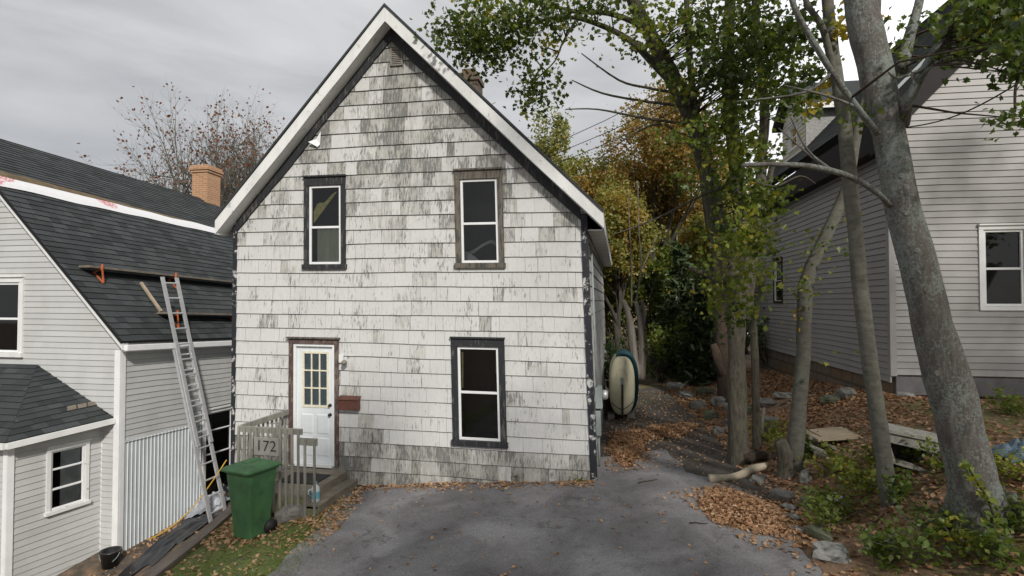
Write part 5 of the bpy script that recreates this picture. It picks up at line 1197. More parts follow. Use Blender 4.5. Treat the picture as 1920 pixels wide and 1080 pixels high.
cC, tC = clumps([(1340, 60, 75, 60, 8.3, 1.0, 620), (1430, 45, 85, 50, 8.3, 1.0, 620), (1400, 120, 90, 45, 8.2, .9, 760), (1330, 140, 50, 40, 8.2, .7, 330), (1420, 180, 60, 35, 8.4, .8, 300), (1330, 230, 38, 40, 8.0, .5, 190), (1390, 260, 45, 60, 8.3, .5, 350), (1385, 350, 42, 45, 8.2, .5, 300), (1260, 150, 34, 30, 8.3, .3, 110), (1260, 230, 22, 30, 8, .3, 60), (1300, 340, 26, 25, 8, .3, 60), (1230, 30, 40, 25, 8.3, .4, 90),
    (1380, 440, 40, 40, 8.2, .4, 200), (1360, 520, 30, 40, 8.1, .4, 110), (1400, 560, 26, 30, 8.1, .3, 70), (1440, 390, 28, 30, 8.2, .3, 90), (1430, 470, 20, 40, 8.2, .3, 60), (1370, 600, 30, 20, 8.1, .3, 50), (1480, 370, 30, 22, 8.2, .3, 60), (1500, 100, 60, 60, 8.6, .6, 300), (1520, 190, 45, 25, 8.7, .5, 110), (1290, 60, 30, 40, 8.5, .4, 120)], rg, mb, SP)
mb.build('twigs', M['bark_brown'], t4, True)
cU, tU = scatter(tipsU, 2600, .3, rg)
ok = (CAMZ + (540 + 80) / F * cU[:, 1] < cU[:, 2]); cU = cU[ok]; tU = tU[ok]
lr = (np.concatenate([tA, tC, tU]) * .9)
leaf_mesh('crown', np.concatenate([cA, cC, cU]), .088, lr, M['leaf_green'], t4, 'maple', .25, 9, .6)
cY, tY = clumps([(1375, 300, 60, 120, 7.9, .4, 420), (1385, 420, 60, 60, 7.9, .3, 300), (1385, 560, 45, 80, 7.9, .2, 200), (1400, 300, 90, 250, 8.0, .4, 190), (1420, 180, 90, 80, 8, .4, 76), (1240, 40, 70, 60, 8.4, .5, 190), (1380, 480, 60, 90, 7.9, .3, 114)], rg); leaf_mesh('yellow_leaves', cY, .085, .62 + 0 * tY, M['ivy'], t4, 'maple', .2, 10, .5)
# brown leaning stem with broken fork behind the maple
D5 = base_depth(1360, 752)
t5 = thing('tree', 'dark brown trunk with a broken limb just behind the maple', 'tree', gp(1360, 752))
mb = MB(); stem(mb, [(1366, 765, D5, 44), (1362, 700, D5, 36), (1356, 640, D5, 32), (1352, 560, D5, 30), (1345, 470, D5, 28), (1330, 380, D5, 24), (1322, 250, D5, 18)], 10, .15, 51); stem(mb, [(1356, 705, D5, 26), (1346, 670, D5 - .1, 22), (1338, 645, D5 - .1, 12)], 9, .5, 52)
stem(mb, [(1352, 545, D5, 18), (1340, 470, D5, 15), (1325, 400, D5, 13), (1310, 250, D5, 9)], 8, .15, 53); mb.build('trunk', M['bark_brown'], t5, True)
for k in range(6):
    a = k * 1.05 + .3; q = gp(1842, 985); e = Vector((q.x + .55 * math.cos(a), q.y + .5 * math.sin(a), 0)); e.z = ground(e.x, e.y) - .05; st0 = q + Vector((.17 * math.cos(a), .17 * math.sin(a), .30))
    mb = MB(); p_, r_ = smooth_path([st0, q.lerp(e, .55) + Vector((0, 0, .10)), e], [.11, .075, .03], 4); mb.tube(p_, r_, 8, rough=.2); mb.build('root', M['bark_grey'], t1, True)
# bleached snag
Ds = 17.0; xS = (1192 - 960) / F * Ds; t6 = thing('dead_tree', 'bleached broken snag with two prongs at the end of the path', 'dead tree', (xS, Ds, ground(xS, Ds)))
mb = MB(); yb = 560 + 0; stem(mb, [(1194, 710, Ds, 22), (1188, 660, Ds, 15), (1182, 610, Ds, 13), (1174, 575, Ds, 11), (1168, 563, Ds, 5)], 9, .3, 61); stem(mb, [(1202, 710, Ds, 20), (1204, 650, Ds, 14), (1200, 600, Ds, 12), (1192, 565, Ds, 8)], 9, .3, 62); stem(mb, [(1202, 640, Ds, 12), (1208, 590, Ds, 9), (1203, 562, Ds, 5)], 7, .2, 63)
for a in ([(1184, 575, 4), (1184, 500, 3), (1180, 420, 2), (1178, 360, 1.5)], [(1192, 570, 4), (1202, 500, 3), (1198, 430, 2.5), (1196, 340, 2)], [(1200, 510, 2.5), (1215, 480, 2), (1232, 440, 1.5)]): stem(mb, [(x_, y_, Ds, w) for (x_, y_, w) in a], 5, 0, 64)
mb.build('trunk', M['snag'], t6, True)
# ================================================================= BACKGROUND TREES
LG, LO, LM, LD, LOr = M['leaf_green'], M['leaf_olive'], M['leaf_mixed'], M['leaf_dark'], M['leaf_orange']
BK = M['bark_dark']
bgtree(1230, 150, 22, 125, LOr, BK, 'tall orange leaved maple rising behind the path', 36000, .125, seed=1, gap=.36, tone=.0)
bgtree(1035, 205, 25, 66, LO, BK, 'olive green tree showing just above the right roof slope', 20000, .15, seed=2, gap=.4)
bgtree(1110, 285, 23, 80, LO, BK, 'yellow green tree between the roof and the orange maple', 22000, .14, seed=3, gap=.4, tone=.12)
bgtree(1160, 320, 19.5, 75, LO, BK, 'loose brownish tree with thin stems above the snag', 18000, .12, seed=4, gap=.36, tone=.12)
bgtree(1290, 250, 24, 100, LO, BK, 'olive tree filling the gap behind the brown stems', 22000, .15, seed=5, gap=.4, tone=.12)
bgtree(1430, 330, 27, 60, LOr, BK, 'yellow orange tree seen between the maple stems and the right roof', 9000, .2, seed=6)
bgtree(1150, 440, 21, 55, LG, BK, 'short dark green tree behind the corner of the white house', 8000, .17, seed=7, bot=.18, zs=1.15)
bgtree(1225, 450, 20.5, 52, LG, BK, 'rounded deep green tree just right of the snag', 8000, .14, seed=8, bot=.15, zs=1.2)
bgtree(1330, 400, 21, 66, LO, BK, 'mid green tree behind the brown trunk', 10000, .16, seed=9, bot=.15, zs=1.2, tone=.12)
bgtree(1400, 500, 22, 45, LD, BK, 'dark green tree in the gap left of the right house', 7000, .16, seed=10, bot=.12, zs=1.2)
bgtree(1115, 400, 30, 70, LO, BK, 'distant olive tree low behind the white house eave', 9000, .25, seed=11, bot=.15, zs=1.15)
bgtree(1210, 380, 31, 90, LO, BK, 'distant rust coloured tree behind the deep green ones', 11000, .25, seed=12, bot=.15, zs=1.15)
bgtree(1330, 400, 32, 90, LG, BK, 'distant broad dark tree closing the view behind the path', 10000, .26, seed=13, bot=.12, zs=1.2)
# street trees on the near side whose shade falls on the yard
bgtree(0, 0, 0, 3.6, LG, M['bark_grey'], 'broad street tree outside the picture whose shade covers the right bank', 2600, .17, 'street trees shading the yard', seed=21, xyz=(7.6, -2.6, 10.5), gap=.12)
bgtree(0, 0, 0, 4.0, LG, M['bark_grey'], 'street tree outside the picture shading the front of the right house', 7000, .17, 'street trees shading the yard', seed=22, xyz=(10.9, 2.3, 10.5), gap=.5)
bgtree(0, 0, 0, 3.4, LO, M['bark_grey'], 'thin crowned street tree outside the picture throwing dappled shade on the driveway', 5600, .18, 'street trees shading the yard', seed=23, xyz=(2.2, -3.0, 10.5), gap=.16)
bgtree(0, 0, 0, 4.0, LG, M['bark_grey'], 'street tree across the road mirrored in the window glass', 7000, .2, 'street trees shading the yard', seed=24, xyz=(-4.5, -12, 11), gap=.4)
bgtree(0, 0, 0, 4.0, LD, M['bark_grey'], 'dense street tree across the road behind the viewpoint', 7000, .2, 'street trees shading the yard', seed=25, xyz=(1.5, -15, 12), gap=.4)
# spruce
def spruce(px, top, D, rp, label, seed):
    R_ = random.Random(seed); x = (px - 960) / F * D; base = Vector((x, D, ground(x, D))); H = CAMZ + ray(px, top).z * D - base.z; rr = rp / F * D
    t = thing('spruce', label, 'spruce', base, 'trees behind the houses'); mb = MB(); mb.tube([base, base + Vector((0, 0, H))], [.14, .02], 7)
    cs_ = []; 
    k = .06
    while k < .98:
        nb = 9
        for j in range(nb):
            a = R_.random() * 6.28; ln = rr * (1 - k) ** .75 * R_.uniform(.7, 1.15); p = base + Vector((0, 0, H * k)); e = p + Vector((math.cos(a) * ln, math.sin(a) * ln, -.22 * ln)); mb.tube([p, (p + e) / 2 + Vector((0, 0, .04 * ln)), e], [.02, .012, .004], 4, cap=False)
            for q in range(int(26 * max(.25, ln / rr))): tt = R_.uniform(.15, 1); pp = p.lerp(e, tt); cs_.append((pp.x + R_.gauss(0, .10), pp.y + R_.gauss(0, .10), pp.z + R_.gauss(0, .05) - .05))
        k += .035
    mb.build('trunk', BK, t, True); leaf_mesh('crown', cs_, .26, .45, M['needle'], t, 'needle', .5, seed)
spruce(1275, 455, 18.2, 62, 'dark spruce with drooping boughs beside the path', 1)
spruce(1312, 500, 16.5, 42, 'smaller dark spruce left of the brown trunk', 2)
# bare reddish tree behind the left house
bgD = 34; R_ = random.Random(9); x = (430 - 960) / F * bgD; base = Vector((x, bgD, -1)); t7 = thing('tree', 'nearly bare tree with few dull red leaves behind the left house', 'tree', base)
mb = MB(); tips = []
for k in range(34):
    a = R_.random() * 6.28; e = R_.uniform(.0, .27) ; branch(mb, base + Vector((R_.gauss(0, .8), R_.gauss(0, .8), 1.5)), Vector((math.cos(a) * e, math.sin(a) * e, 1)), R_.uniform(6.4, 8.4), .26, 3, tips, R_, 3, .13, 5, .16, .50)
mb.build('trunk', M['bark_smooth'], t7, True)
tz = np.array([tuple(q) for q in tips]); hi_ = tz[tz[:, 2] > np.percentile(tz[:, 2], 45)]
rg = np.random.default_rng(5); i = rg.integers(0, len(hi_), 2600); leaf_mesh('crown', hi_[i] + rg.normal(0, .14, (2600, 3)), .19, .5, M['leaf_red'], t7, 'leaf', 0, 4)
# understorey shrubs
SH = [(1150, 675, 15.5, 12, 22, 'leaf_dark', 'low dark shrub against the end of the white house wall'), (1238, 655, 17.5, 24, 26, 'leaf_green', 'leafy green shrub at the left side of the spruce'),
      (1300, 640, 17.5, 22, 34, 'ivy', 'bright yellow green shrub in front of the spruces'),  
      (1440, 640, 17.5, 22, 40, 'leaf_dark', 'dark shrub at the far corner of the right house'),
      (1130, 600, 22, 50, 60, 'leaf_olive', 'far dark thicket behind the white house'), (1200, 600, 23, 50, 70, 'leaf_green', 'far green thicket behind the snag'), (1270, 600, 23, 50, 70, 'leaf_olive', 'far dark thicket behind the spruces'), (1350, 590, 20, 50, 80, 'leaf_green', 'far dark thicket behind the brown trunk'), (1420, 600, 22, 50, 70, 'leaf_olive', 'far olive thicket left of the right house')]
for k, (px, py, D, rx, ry, mt, lb) in enumerate(SH):
    x = (px - 960) / F * D; bz = ground(x, D); t = thing('shrub', lb, 'shrub', (x, D, bz), 'shrubs under the trees'); R_ = random.Random(k); mb = MB(); tips = []; top = P(px, py - ry, D).z - bz
    for j in range(7): branch(mb, Vector((x + R_.gauss(0, .1), D + R_.gauss(0, .1), bz)), Vector((R_.gauss(0, .5), R_.gauss(0, .5), 1)), top * .62, .025, 2, tips, R_, 4, .4, 3, .1)
    mb.build('stems', BK, t, True); rg = np.random.default_rng(k); n_ = 1700; c, cl = scatter(tips, n_ if rx > 30 else 800, rx / F * D * .22, rg); c[:, 0] = x + np.clip((c[:, 0] - x), -rx / F * D * 1.3, rx / F * D * 1.3)
    leaf_mesh('leaves', c, .11 if D < 19 else .17, cl, M[mt], t, 'leaf', .3, k)

# ================================================================= THINGS ON THE GROUND
# boat standing on its side against the house
bp_ = gp(1163, 786); FBt = Frame((bp_.x - .30, bp_.y - .05), (.985, -.17)); bt = thing('boat', 'cream dinghy hull stored on its side beside the white house wall', 'boat', bp_)
z0 = bp_.z + .08
def ov(wd, h, cx, cz, n=28, pw=2.6):
    return [(cx + wd * math.copysign(abs(math.cos(a)) ** (2 / pw), math.cos(a)), cz + h * math.copysign(abs(math.sin(a)) ** (2 / pw), math.sin(a))) for a in [2 * math.pi * i / n for i in range(n)]]
def loft(mb, rings, cap0=True):
    b0 = len(mb.v); n = len(rings[0][1])
    for (v, r) in rings: mb.v += [tuple(FBt.w(u, v, z)) for (u, z) in r]
    for i in range(len(rings) - 1):
        for j in range(n): a = b0 + i * n + j; c = b0 + i * n + (j + 1) % n; mb.f.append([a, c, c + n, a + n]); mb.m.append(0); mb.t.append(.5)
    mb.f.append([b0 + j for j in range(n)]); mb.m.append(0); mb.t.append(.5); k = b0 + (len(rings) - 1) * n; mb.f.append([k + j for j in range(n)][::-1]); mb.m.append(0); mb.t.append(.5)
cu, cz, HW_, HH = .33, z0 + .70, .30, .69
mb = MB(); loft(mb, [(-.034, ov(HW_ * .03, HH * .03, cu, cz)), (-.033, ov(HW_ * .25, HH * .35, cu, cz)), (-.03, ov(HW_ * .5, HH * .70, cu, cz)), (-.015, ov(HW_ * .72, HH * .86, cu, cz)), (.0, ov(HW_ * .86, HH * .93, cu, cz)), (.03, ov(HW_ * .95, HH * .98, cu, cz)), (.12, ov(HW_, HH, cu, cz)), (1.2, ov(HW_ * .98, HH, cu, cz)), (2.3, ov(HW_ * .6, HH * .7, cu, cz)), (2.7, ov(.05, HH * .3, cu, cz))]); mb.build('hull', M['hull'], bt, True)
mb = MB()
hp = [FBt.w(cu + .13 * math.cos(a), -.028, cz + .20 + .22 * math.sin(a)) for a in [math.pi * i / 12 for i in range(13)]]; mb.tube([FBt.w(cu + .15, -.0, cz - .25)] + hp + [FBt.w(cu - .15, -.0, cz - .25)], [.012] * 15, 8); mb.build('moulded_rib', M['hull'], bt, True)
mb = MB(); mb.fbox(FBt, cu - .02, cu + .03, -.055, .0, cz - .64, cz + .05); mb.build('rubbing_strip', M['hulldark'], bt, bevel=.006)
mb = MB(); mb.tube([FBt.w(cu - .25, .0, cz - .38), FBt.w(cu - .1, -.04, cz - .50), FBt.w(cu, -.05, cz - .53), FBt.w(cu + .12, -.04, cz - .47), FBt.w(cu + .25, .0, cz - .34)], [.008] * 5, 6); mb.build('mooring_rope', M['wire'], bt, True)
mb = MB(); mb.fbox(FBt, cu - .035, cu + .035, -.04, .003, cz + .02, cz + .20); mb.build('transom_plate', M['metalgrey'], bt)
mb = MB(); rr1 = ov(HW_ * 1.0, HH * 1.0, cu + .05, cz + .04); loft(mb, [(.14, rr1), (.16, ov(HW_ * 1.05, HH * 1.02, cu + .07, cz + .05)), (1.2, ov(HW_ * 1.03, HH * 1.02, cu + .07, cz + .05)), (2.3, ov(HW_ * .75, HH * .8, cu + .05, cz))]); o = mb.build('tarpaulin', M['teal'], None, True); tag(o, 'teal tarpaulin wrapped around the back of the cream dinghy', 'tarpaulin')
for (a, b) in ((0, .16), (.45, .62)): mb = MB(); mb.fbox(FBt, a, b, .1, .5, bp_.z - .1, z0 + .02); mb.build('cradle_block', M['concrete'], bt)
# log
a = gp(1330, 905); b = gp(1440, 888); mb = MB(); pts = [a + Vector((0, 0, .05)), lerp(a, b, .25) + Vector((0, -.04, .04)), lerp(a, b, .5) + Vector((0, -.03, .05)), lerp(a, b, .75) + Vector((0, .03, .09)), b + Vector((0, .02, .11))]
pts, rs = smooth_path(pts, [.07, .062, .06, .062, .05], 4); mb.tube(pts, rs, 12, rough=.2, seed=4); o = mb.build('log', M['logwood'], None, True); tag(o, 'pale barkless log lying at the foot of the maple', 'log')
a = gp(1405, 872); mb = MB(); mb.tube([a + Vector((-.1, 0, .1)), a + Vector((.2, .1, .13)), a + Vector((.5, .1, .1))], [.09, .08, .06], 10, rough=.3, seed=9); o = mb.build('log', M['bark_brown'], None, True); tag(o, 'dark rotten log tucked behind the pale one', 'log')
# plywood on rocks
FP = Frame((0, 0), (.99, -.08)); q = gp(1555, 840); FP.o = Vector((q.x, q.y, 0)); pt = thing('plywood_sheet', 'old plywood pieces stacked flat like a shelf between two slim trunks', 'plywood', q)
zz = P(1555, 822, q.y).z
mb = MB(); A = [FP.w(-.26, -.22, zz), FP.w(.42, -.16, zz + .04), FP.w(.42, .36, zz + .06), FP.w(-.30, .32, zz + .02)]; A2 = [p + Vector((0, 0, .03)) for p in A]; mb.hexa(A + A2); mb.build('lower_board', M['ply'], pt)
mb = MB(); A = [FP.w(-.16, -.1, zz + .036), FP.w(.34, -.06, zz + .076), FP.w(.34, .33, zz + .096), FP.w(-.2, .28, zz + .052)]; A2 = [p + Vector((0, 0, .02)) for p in A]; mb.hexa(A + A2); mb.build('upper_board', M['ply'], pt)
for k, (px, py, l_) in enumerate(((1540, 862, .5), (1560, 880, .45), (1548, 850, .5))):
    q2 = gp(px, py); mb = MB(); mb.beam(q2 + Vector((-.2, .1, .22)), q2 + Vector((.18, -.08, .06)), .09, .03); o = mb.build('scrap_board', M['oldwood']); tag(o, ['broken grey board sloping under the front of the plywood', 'lowest scrap board among the weeds below the plywood', 'hidden grey board wedged right beneath the plywood'][k], 'board', 'scrap boards under the plywood')
# old crate / box tipped
Fc = Frame((0, 0), (.97, -.22)); q = gp(1735, 900); Fc.o = Vector((q.x, q.y + .15, 0)); cbx = thing('wooden_box', 'old grey wooden box tipped open behind the big leaning trunk', 'box', q)
zb0 = q.z + .03; L_ = .58
mb = MB(); mb.hexa([Fc.w(-.24, 0, zb0 + .1), Fc.w(L_ - .24, 0, zb0 - .05), Fc.w(L_ - .24, .4, zb0 - .05), Fc.w(-.24, .4, zb0 + .1), Fc.w(-.24, 0, zb0 + .13), Fc.w(L_ - .24, 0, zb0 - .02), Fc.w(L_ - .24, .4, zb0 - .02), Fc.w(-.24, .4, zb0 + .13)]); mb.build('bottom_board', M['oldwood'], cbx)
mb = MB(); mb.hexa([Fc.w(-.25, 0, zb0 + .1), Fc.w(-.21, 0, zb0 + .1), Fc.w(-.33, 0, zb0 + .52), Fc.w(-.37, 0, zb0 + .52), Fc.w(-.25, .4, zb0 + .1), Fc.w(-.21, .4, zb0 + .1), Fc.w(-.33, .4, zb0 + .52), Fc.w(-.37, .4, zb0 + .52)]); mb.build('side_board', M['oldwood'], cbx)
mb = MB(); mb.hexa([Fc.w(-.36, -.01, zb0 + .49), Fc.w(L_ - .2, -.01, zb0 + .36), Fc.w(L_ - .2, .40, zb0 + .38), Fc.w(-.36, .40, zb0 + .52), Fc.w(-.36, -.01, zb0 + .53), Fc.w(L_ - .2, -.01, zb0 + .40), Fc.w(L_ - .2, .40, zb0 + .42), Fc.w(-.36, .40, zb0 + .56)]); mb.build('top_board', M['oldwood'], cbx)
mb = MB(); mb.hexa([Fc.w(-.3, .02, zb0 + .36), Fc.w(L_ - .2, .02, zb0 + .22), Fc.w(L_ - .2, .05, zb0 + .22), Fc.w(-.3, .05, zb0 + .36), Fc.w(-.33, .02, zb0 + .485), Fc.w(L_ - .2, .02, zb0 + .355), Fc.w(L_ - .2, .05, zb0 + .355), Fc.w(-.33, .05, zb0 + .485)]); mb.build('front_rail', M['oldwood'], cbx)
mb = MB(); mb.hexa([Fc.w(-.3, .37, zb0), Fc.w(L_ - .2, .37, zb0 - .1), Fc.w(L_ - .2, .39, zb0 - .1), Fc.w(-.3, .39, zb0), Fc.w(-.34, .37, zb0 + .5), Fc.w(L_ - .2, .37, zb0 + .37), Fc.w(L_ - .2, .39, zb0 + .37), Fc.w(-.34, .39, zb0 + .5)]); mb.build('back_board', M['blackplastic'], cbx)
q = gp(1905, 862); rag('tarp', q.x + .12, q.y + .1, .28, .24, .16, M['bluebag'], 'crumpled slate blue tarp at the right edge beside the big trunk', 'tarp', 3)
q = gp(1445, 808); mb = MB(); t_ = thing('clay_pipe', 'grey broken pipe section standing behind the maple', 'pipe', q); mb.lathe(q, [(.13, 0), (.15, .22), (.16, .24), (.13, .24), (.11, .1)], 16); mb.build('pipe', M['concrete'], t_, True)
a = gp(1428, 830); mb = MB(); mb.tube([a, a + Vector((.02, .02, .35)), a + Vector((.05, 0, .62))], [.035, .03, .028], 8, rough=.2); o = mb.build('stake', M['oldwood'], None, True); tag(o, 'short weathered grey stake standing right of the maple trunk', 'stake')
# rocks
def rock(mb, c, s, seed, fl=.6):
    rng_ = random.Random(seed); nlat, nlon = 7, 11; b0 = len(mb.v); o_ = Vector((rng_.random() * 50, rng_.random() * 50, 0)); rot = rng_.random() * 6.3
    for i in range(nlat + 1):
        for j in range(nlon):
            th = math.pi * i / nlat; ph = 2 * math.pi * j / nlon; d = Vector((math.sin(th) * math.cos(ph), math.sin(th) * math.sin(ph), math.cos(th)))
            d2 = Vector([math.copysign(abs(q) ** .75, q) for q in d]); k = 1 + .42 * noise.noise(d * 1.3 + o_) + .15 * noise.noise(d * 3.5 + o_)
            p = Vector((d2.x * s[0], d2.y * s[1], d2.z * s[2])) * k; p = Vector((p.x * math.cos(rot) - p.y * math.sin(rot), p.x * math.sin(rot) + p.y * math.cos(rot), p.z)); mb.v.append(tuple(c + p))
    for i in range(nlat):
        for j in range(nlon): a = b0 + i * nlon + j; c2 = b0 + i * nlon + (j + 1) % nlon; mb.f.append([a, a + nlon, c2 + nlon, c2]); mb.m.append(0); mb.t.append(.5)
RK = [(1565, 1050, .18, .09, 'palestone', 'pale whitish stone at the lower right edge of the driveway'), (1540, 1010, .17, .08, 'mossstone', 'flat mossy slab just behind the whitish driveway stone'), (1680, 1022, .10, .05, 'palestone', 'small pale stone among leaves left of the big trunk base'), (1570, 945, .12, .08, 'palestone', 'pale angular stone in the weeds below the plywood'),
      (1470, 938, .16, .09, 'stone', 'grey stone at the foot of the stump tree'), (1482, 958, .09, .05, 'palestone', 'small light stone right of the leaf pile'), (1492, 978, .10, .05, 'stone', 'low stone farther down the right edge of the leaf pile'), (1515, 905, .12, .10, 'stone', 'upright stone right behind the broken stump'),
      (1425, 905, .15, .06, 'stone', 'dark stone under the end of the pale log'), (1890, 735, .17, .13, 'stone', 'rounded boulder against the right house foundation'), (1770, 735, .20, .08, 'stone', 'flat stone at the foundation behind the big trunk'), (1700, 745, .18, .05, 'palestone', 'low pale stone under the corner of the right house'),
      (1375, 800, .22, .12, 'stone', 'large stone left of the maple base'), (1350, 815, .17, .10, 'stone', 'stone at the path edge lower left of the maple'), (1335, 785, .20, .13, 'mossstone', 'mossy stone in the tumbled wall by the path'), (1350, 760, .24, .14, 'stone', 'big grey block in the tumbled wall by the brown trunk'),
      (1310, 765, .2, .12, 'stone', 'stone on the path side of the tumbled wall'), (1325, 740, .22, .13, 'mossstone', 'mossy block higher in the tumbled wall'), (1290, 745, .22, .10, 'stone', 'stone near the left end of the tumbled wall'), (1270, 728, .25, .12, 'palestone', 'pale stone at the far left end of the tumbled wall'),
      (1300, 715, .25, .12, 'mossstone', 'mossy stone topping the tumbled wall'), (1340, 712, .26, .13, 'stone', 'stone lying against the brown trunk'), (1245, 715, .22, .09, 'mossstone', 'small mossy stone where the wall meets grass'), (1372, 770, .16, .12, 'palestone', 'light stone between the brown trunk and the maple'),
      (1440, 760, .25, .10, 'stone', 'flat dark stone on the bank right of the maple'), (1475, 745, .22, .08, 'stone', 'flat stone below the right house side wall'), (1590, 745, .22, .12, 'stone', 'dark stone pile lump near the right house foundation'), (1560, 755, .2, .09, 'mossstone', 'mossy stone left of the slim trunk on the bank'), (545, 975, .24, .14, 'stone', 'grey boulder tucked under the porch corner'), (1500, 1000, .09, .04, 'stone', 'small grey stone by the driveway gutter'), (1405, 775, .18, .10, 'mossstone', 'mossy stone right behind the maple trunk'), (1525, 955, .13, .09, 'mossstone', 'mossy stone at the edge of the weeds')]
for k, (px, py, s, h, mt, lb) in enumerate(RK):
    q = gp(px, py); mb = MB(); rock(mb, q + Vector((0, .06, h * .35)), (s, s * .7, h), k); o = mb.build('rock', M[mt], None, False); tag(o, lb, 'rock', 'stones around the yard')
# leaf litter
def litter(name, pts, label=None, cat=None, kind=None, size=.07, seed=0, mat='litter', tone=.45):
    o = leaf_mesh(name, pts, size, np.full(len(pts), tone), M[mat], None, 'leaf', 1.3, seed)
    if label: tag(o, label, cat)
    if kind: o['kind'] = kind
    return o
rg = np.random.default_rng(50)
def pile(name, cx, cy, rx, ry, h, n, label, seed, ang=0.0):
    mb = MB(); k = 26
    f = lambda s, t: (lambda d: h * max(0, 1 - d * d) * (1 + .4 * noise.noise(Vector((s * 2.5, t * 2.5, seed)))))(math.hypot(s, t) * (1 + .3 * noise.noise(Vector((s * 1.2 + seed, t * 1.2, 0)))))
    def w(s, t): x = cx + s * rx * math.cos(ang) - t * ry * math.sin(ang); y = cy + s * rx * math.sin(ang) + t * ry * math.cos(ang); return x, y
    t_ = thing(name, label, 'leaf pile', (cx, cy, ground(cx, cy)), 'raked leaf piles')
    for j in range(k + 1):
        for i in range(k + 1): s, t = 2.2 * i / k - 1.1, 2.2 * j / k - 1.1; x, y = w(s, t); mb.v.append((x, y, ground(x, y) - .01 + f(s, t)))
    for j in range(k):
        for i in range(k): a = j * (k + 1) + i; mb.f.append([a, a + 1, a + k + 2, a + k + 1]); mb.m.append(0); mb.t.append(.5)
    mb.build('mound', M['ground_leaf'], t_, True)
    P_ = []
    R_ = random.Random(seed)
    while len(P_) < n:
        s, t = R_.uniform(-1.25, 1.25), R_.uniform(-1.25, 1.25); hh = f(s, t); d = math.hypot(s, t) * (1 + .3 * noise.noise(Vector((s * 1.2 + seed, t * 1.2, 0))))
        if d > 1.02 and R_.random() > .10: continue
        x, y = w(s, t); P_.append((x, y, ground(x, y) + hh + R_.uniform(.012, .035)))
    o = leaf_mesh('leaves', P_, .062, .5, M['litter'], t_, 'leaf', .9, seed)
M['ground_leaf'] = simple('leaf mulch', (.20, .11, .055), .95, .5, 30, .9)
q = gp(1405, 965); pile('leaf_pile', q.x - .03, q.y + .1, .42, .80, .055, 3400, 'heap of brown leaves on the driveway in front of the pale log', 1, .25)
q = gp(1175, 838); pile('leaf_pile', q.x, q.y, .34, 1.1, .09, 2600, 'drift of brown leaves along the right foot of the white house', 2, -.15)
q = gp(1235, 812); pile('leaf_pile', q.x, q.y, .85, .5, .04, 2200, 'thin spread of brown leaves across the path by the dinghy', 3, .2)
L_ = []
R_ = random.Random(77)
while len(L_) < 24000:
    y = R_.uniform(3.2, 17) ** 1.0; x = R_.uniform(edge_r(y) - .25, 7.2 + .15 * (y - 10) + (3.0 if y < 9.6 else 0))
    if noise.noise(Vector((x * .8, y * .8, 2))) < R_.uniform(-.7, .15) : continue
    if x > 6.3 and y < 9.5 and R_.random() < .5: continue
    L_.append((x, y, ground(x, y) + R_.uniform(.004, .03)))
litter('fallen_leaves', L_, 'brown fallen leaves covering the bank on the right', 'leaves', 'stuff', .072, 2)
L_ = []
while len(L_) < 3600:                         # by the steps, grass and house foot
    c_ = R_.random()
    if c_ < .5: x = R_.uniform(-4.35, -2.4); y = R_.gauss(8.6, .55); 
    elif c_ < .68: x = R_.uniform(-2.6, 1.3); y = 10.31 - .19 * (x + 5.1) - abs(R_.gauss(0, .16)) - .04
    elif c_ < .90: y = R_.uniform(6.5, 11.5); x = H2.w(.05, 0, 0).x + .2 * (y - 9.88) + abs(R_.gauss(0, .45))
    else: x = R_.uniform(-4.3, -2.9); y = R_.uniform(5, 8.4)
    if noise.noise(Vector((x * 1.3, y * 1.3, 9))) < R_.uniform(-.5, .25): continue
    if y > 10.3 - .19 * (x + 5.1) - .02 and x > -5.1: continue
    if c_ >= .68 and c_ < .90 and x > timber_x(y) - .2: continue
    L_.append((x, y, ground(x, y) + R_.uniform(.006, .03)))
litter('fallen_leaves', L_, 'fallen leaves scattered on the grass by the porch and house foot', 'leaves', 'stuff', .065, 3, tone=.6)
L_ = []
for _ in range(230):
    y = R_.uniform(4.8, 9.4); x = R_.uniform(-2.6, edge_r(y) - .1); L_.append((x, y, ground(x, y) + .024))
for _ in range(1300):
    y = R_.uniform(9.3, 16); x = R_.uniform(house_right(y) + .1, edge_r(y)); L_.append((x, y, ground(x, y) + .02))
litter('fallen_leaves', L_, 'stray leaves on the driveway and path', 'leaves', 'stuff', .055, 4, tone=.6)
# grit on the drive
mb = MB()
for _ in range(500):
    y = R_.uniform(4.6, 9.6); x = R_.uniform(-2.8, edge_r(y)); s = R_.uniform(.004, .010); z = ground(x, y) + .012
    mb.add([(x - s, y - s, z), (x + s, y - s * .6, z), (x + s * .7, y + s, z), (x - s * .8, y + s * .8, z), (x, y, z + s * 1.1)], [(0, 1, 4), (1, 2, 4), (2, 3, 4), (3, 0, 4)])
o = mb.build('gravel', M['concrete']); tag(o, 'loose grit scattered over the asphalt', 'gravel', kind='stuff')
# grass
G_ = []
while len(G_) < 26000:
    k = R_.random()
    if k < .5: y = R_.uniform(4.8, 9.3); x = R_.uniform(timber_x(y) + .08, -2.55 + .15 * R_.gauss(0, 1))
    elif k < .62: y = R_.uniform(5, 9.6); x = R_.uniform(timber_x(y) - 1.0, timber_x(y) - .1)
    elif k < .75: y = R_.uniform(4.0, 9.5); x = R_.uniform(5.0, 9.5)
    elif k < .86: y = R_.uniform(3.8, 5.6); x = R_.uniform(edge_r(y) + .3, 5.5)
    else: y = R_.uniform(14, 20); x = R_.uniform(3.2, 6.0)
    if noise.noise(Vector((x * 1.6, y * 1.6, 4))) < R_.uniform(-.45, .2): continue
    G_.append((x, y, ground(x, y)))
o = leaf_mesh('grass', G_, .085, .42, M['grass'], None, 'blade', 0, 6)
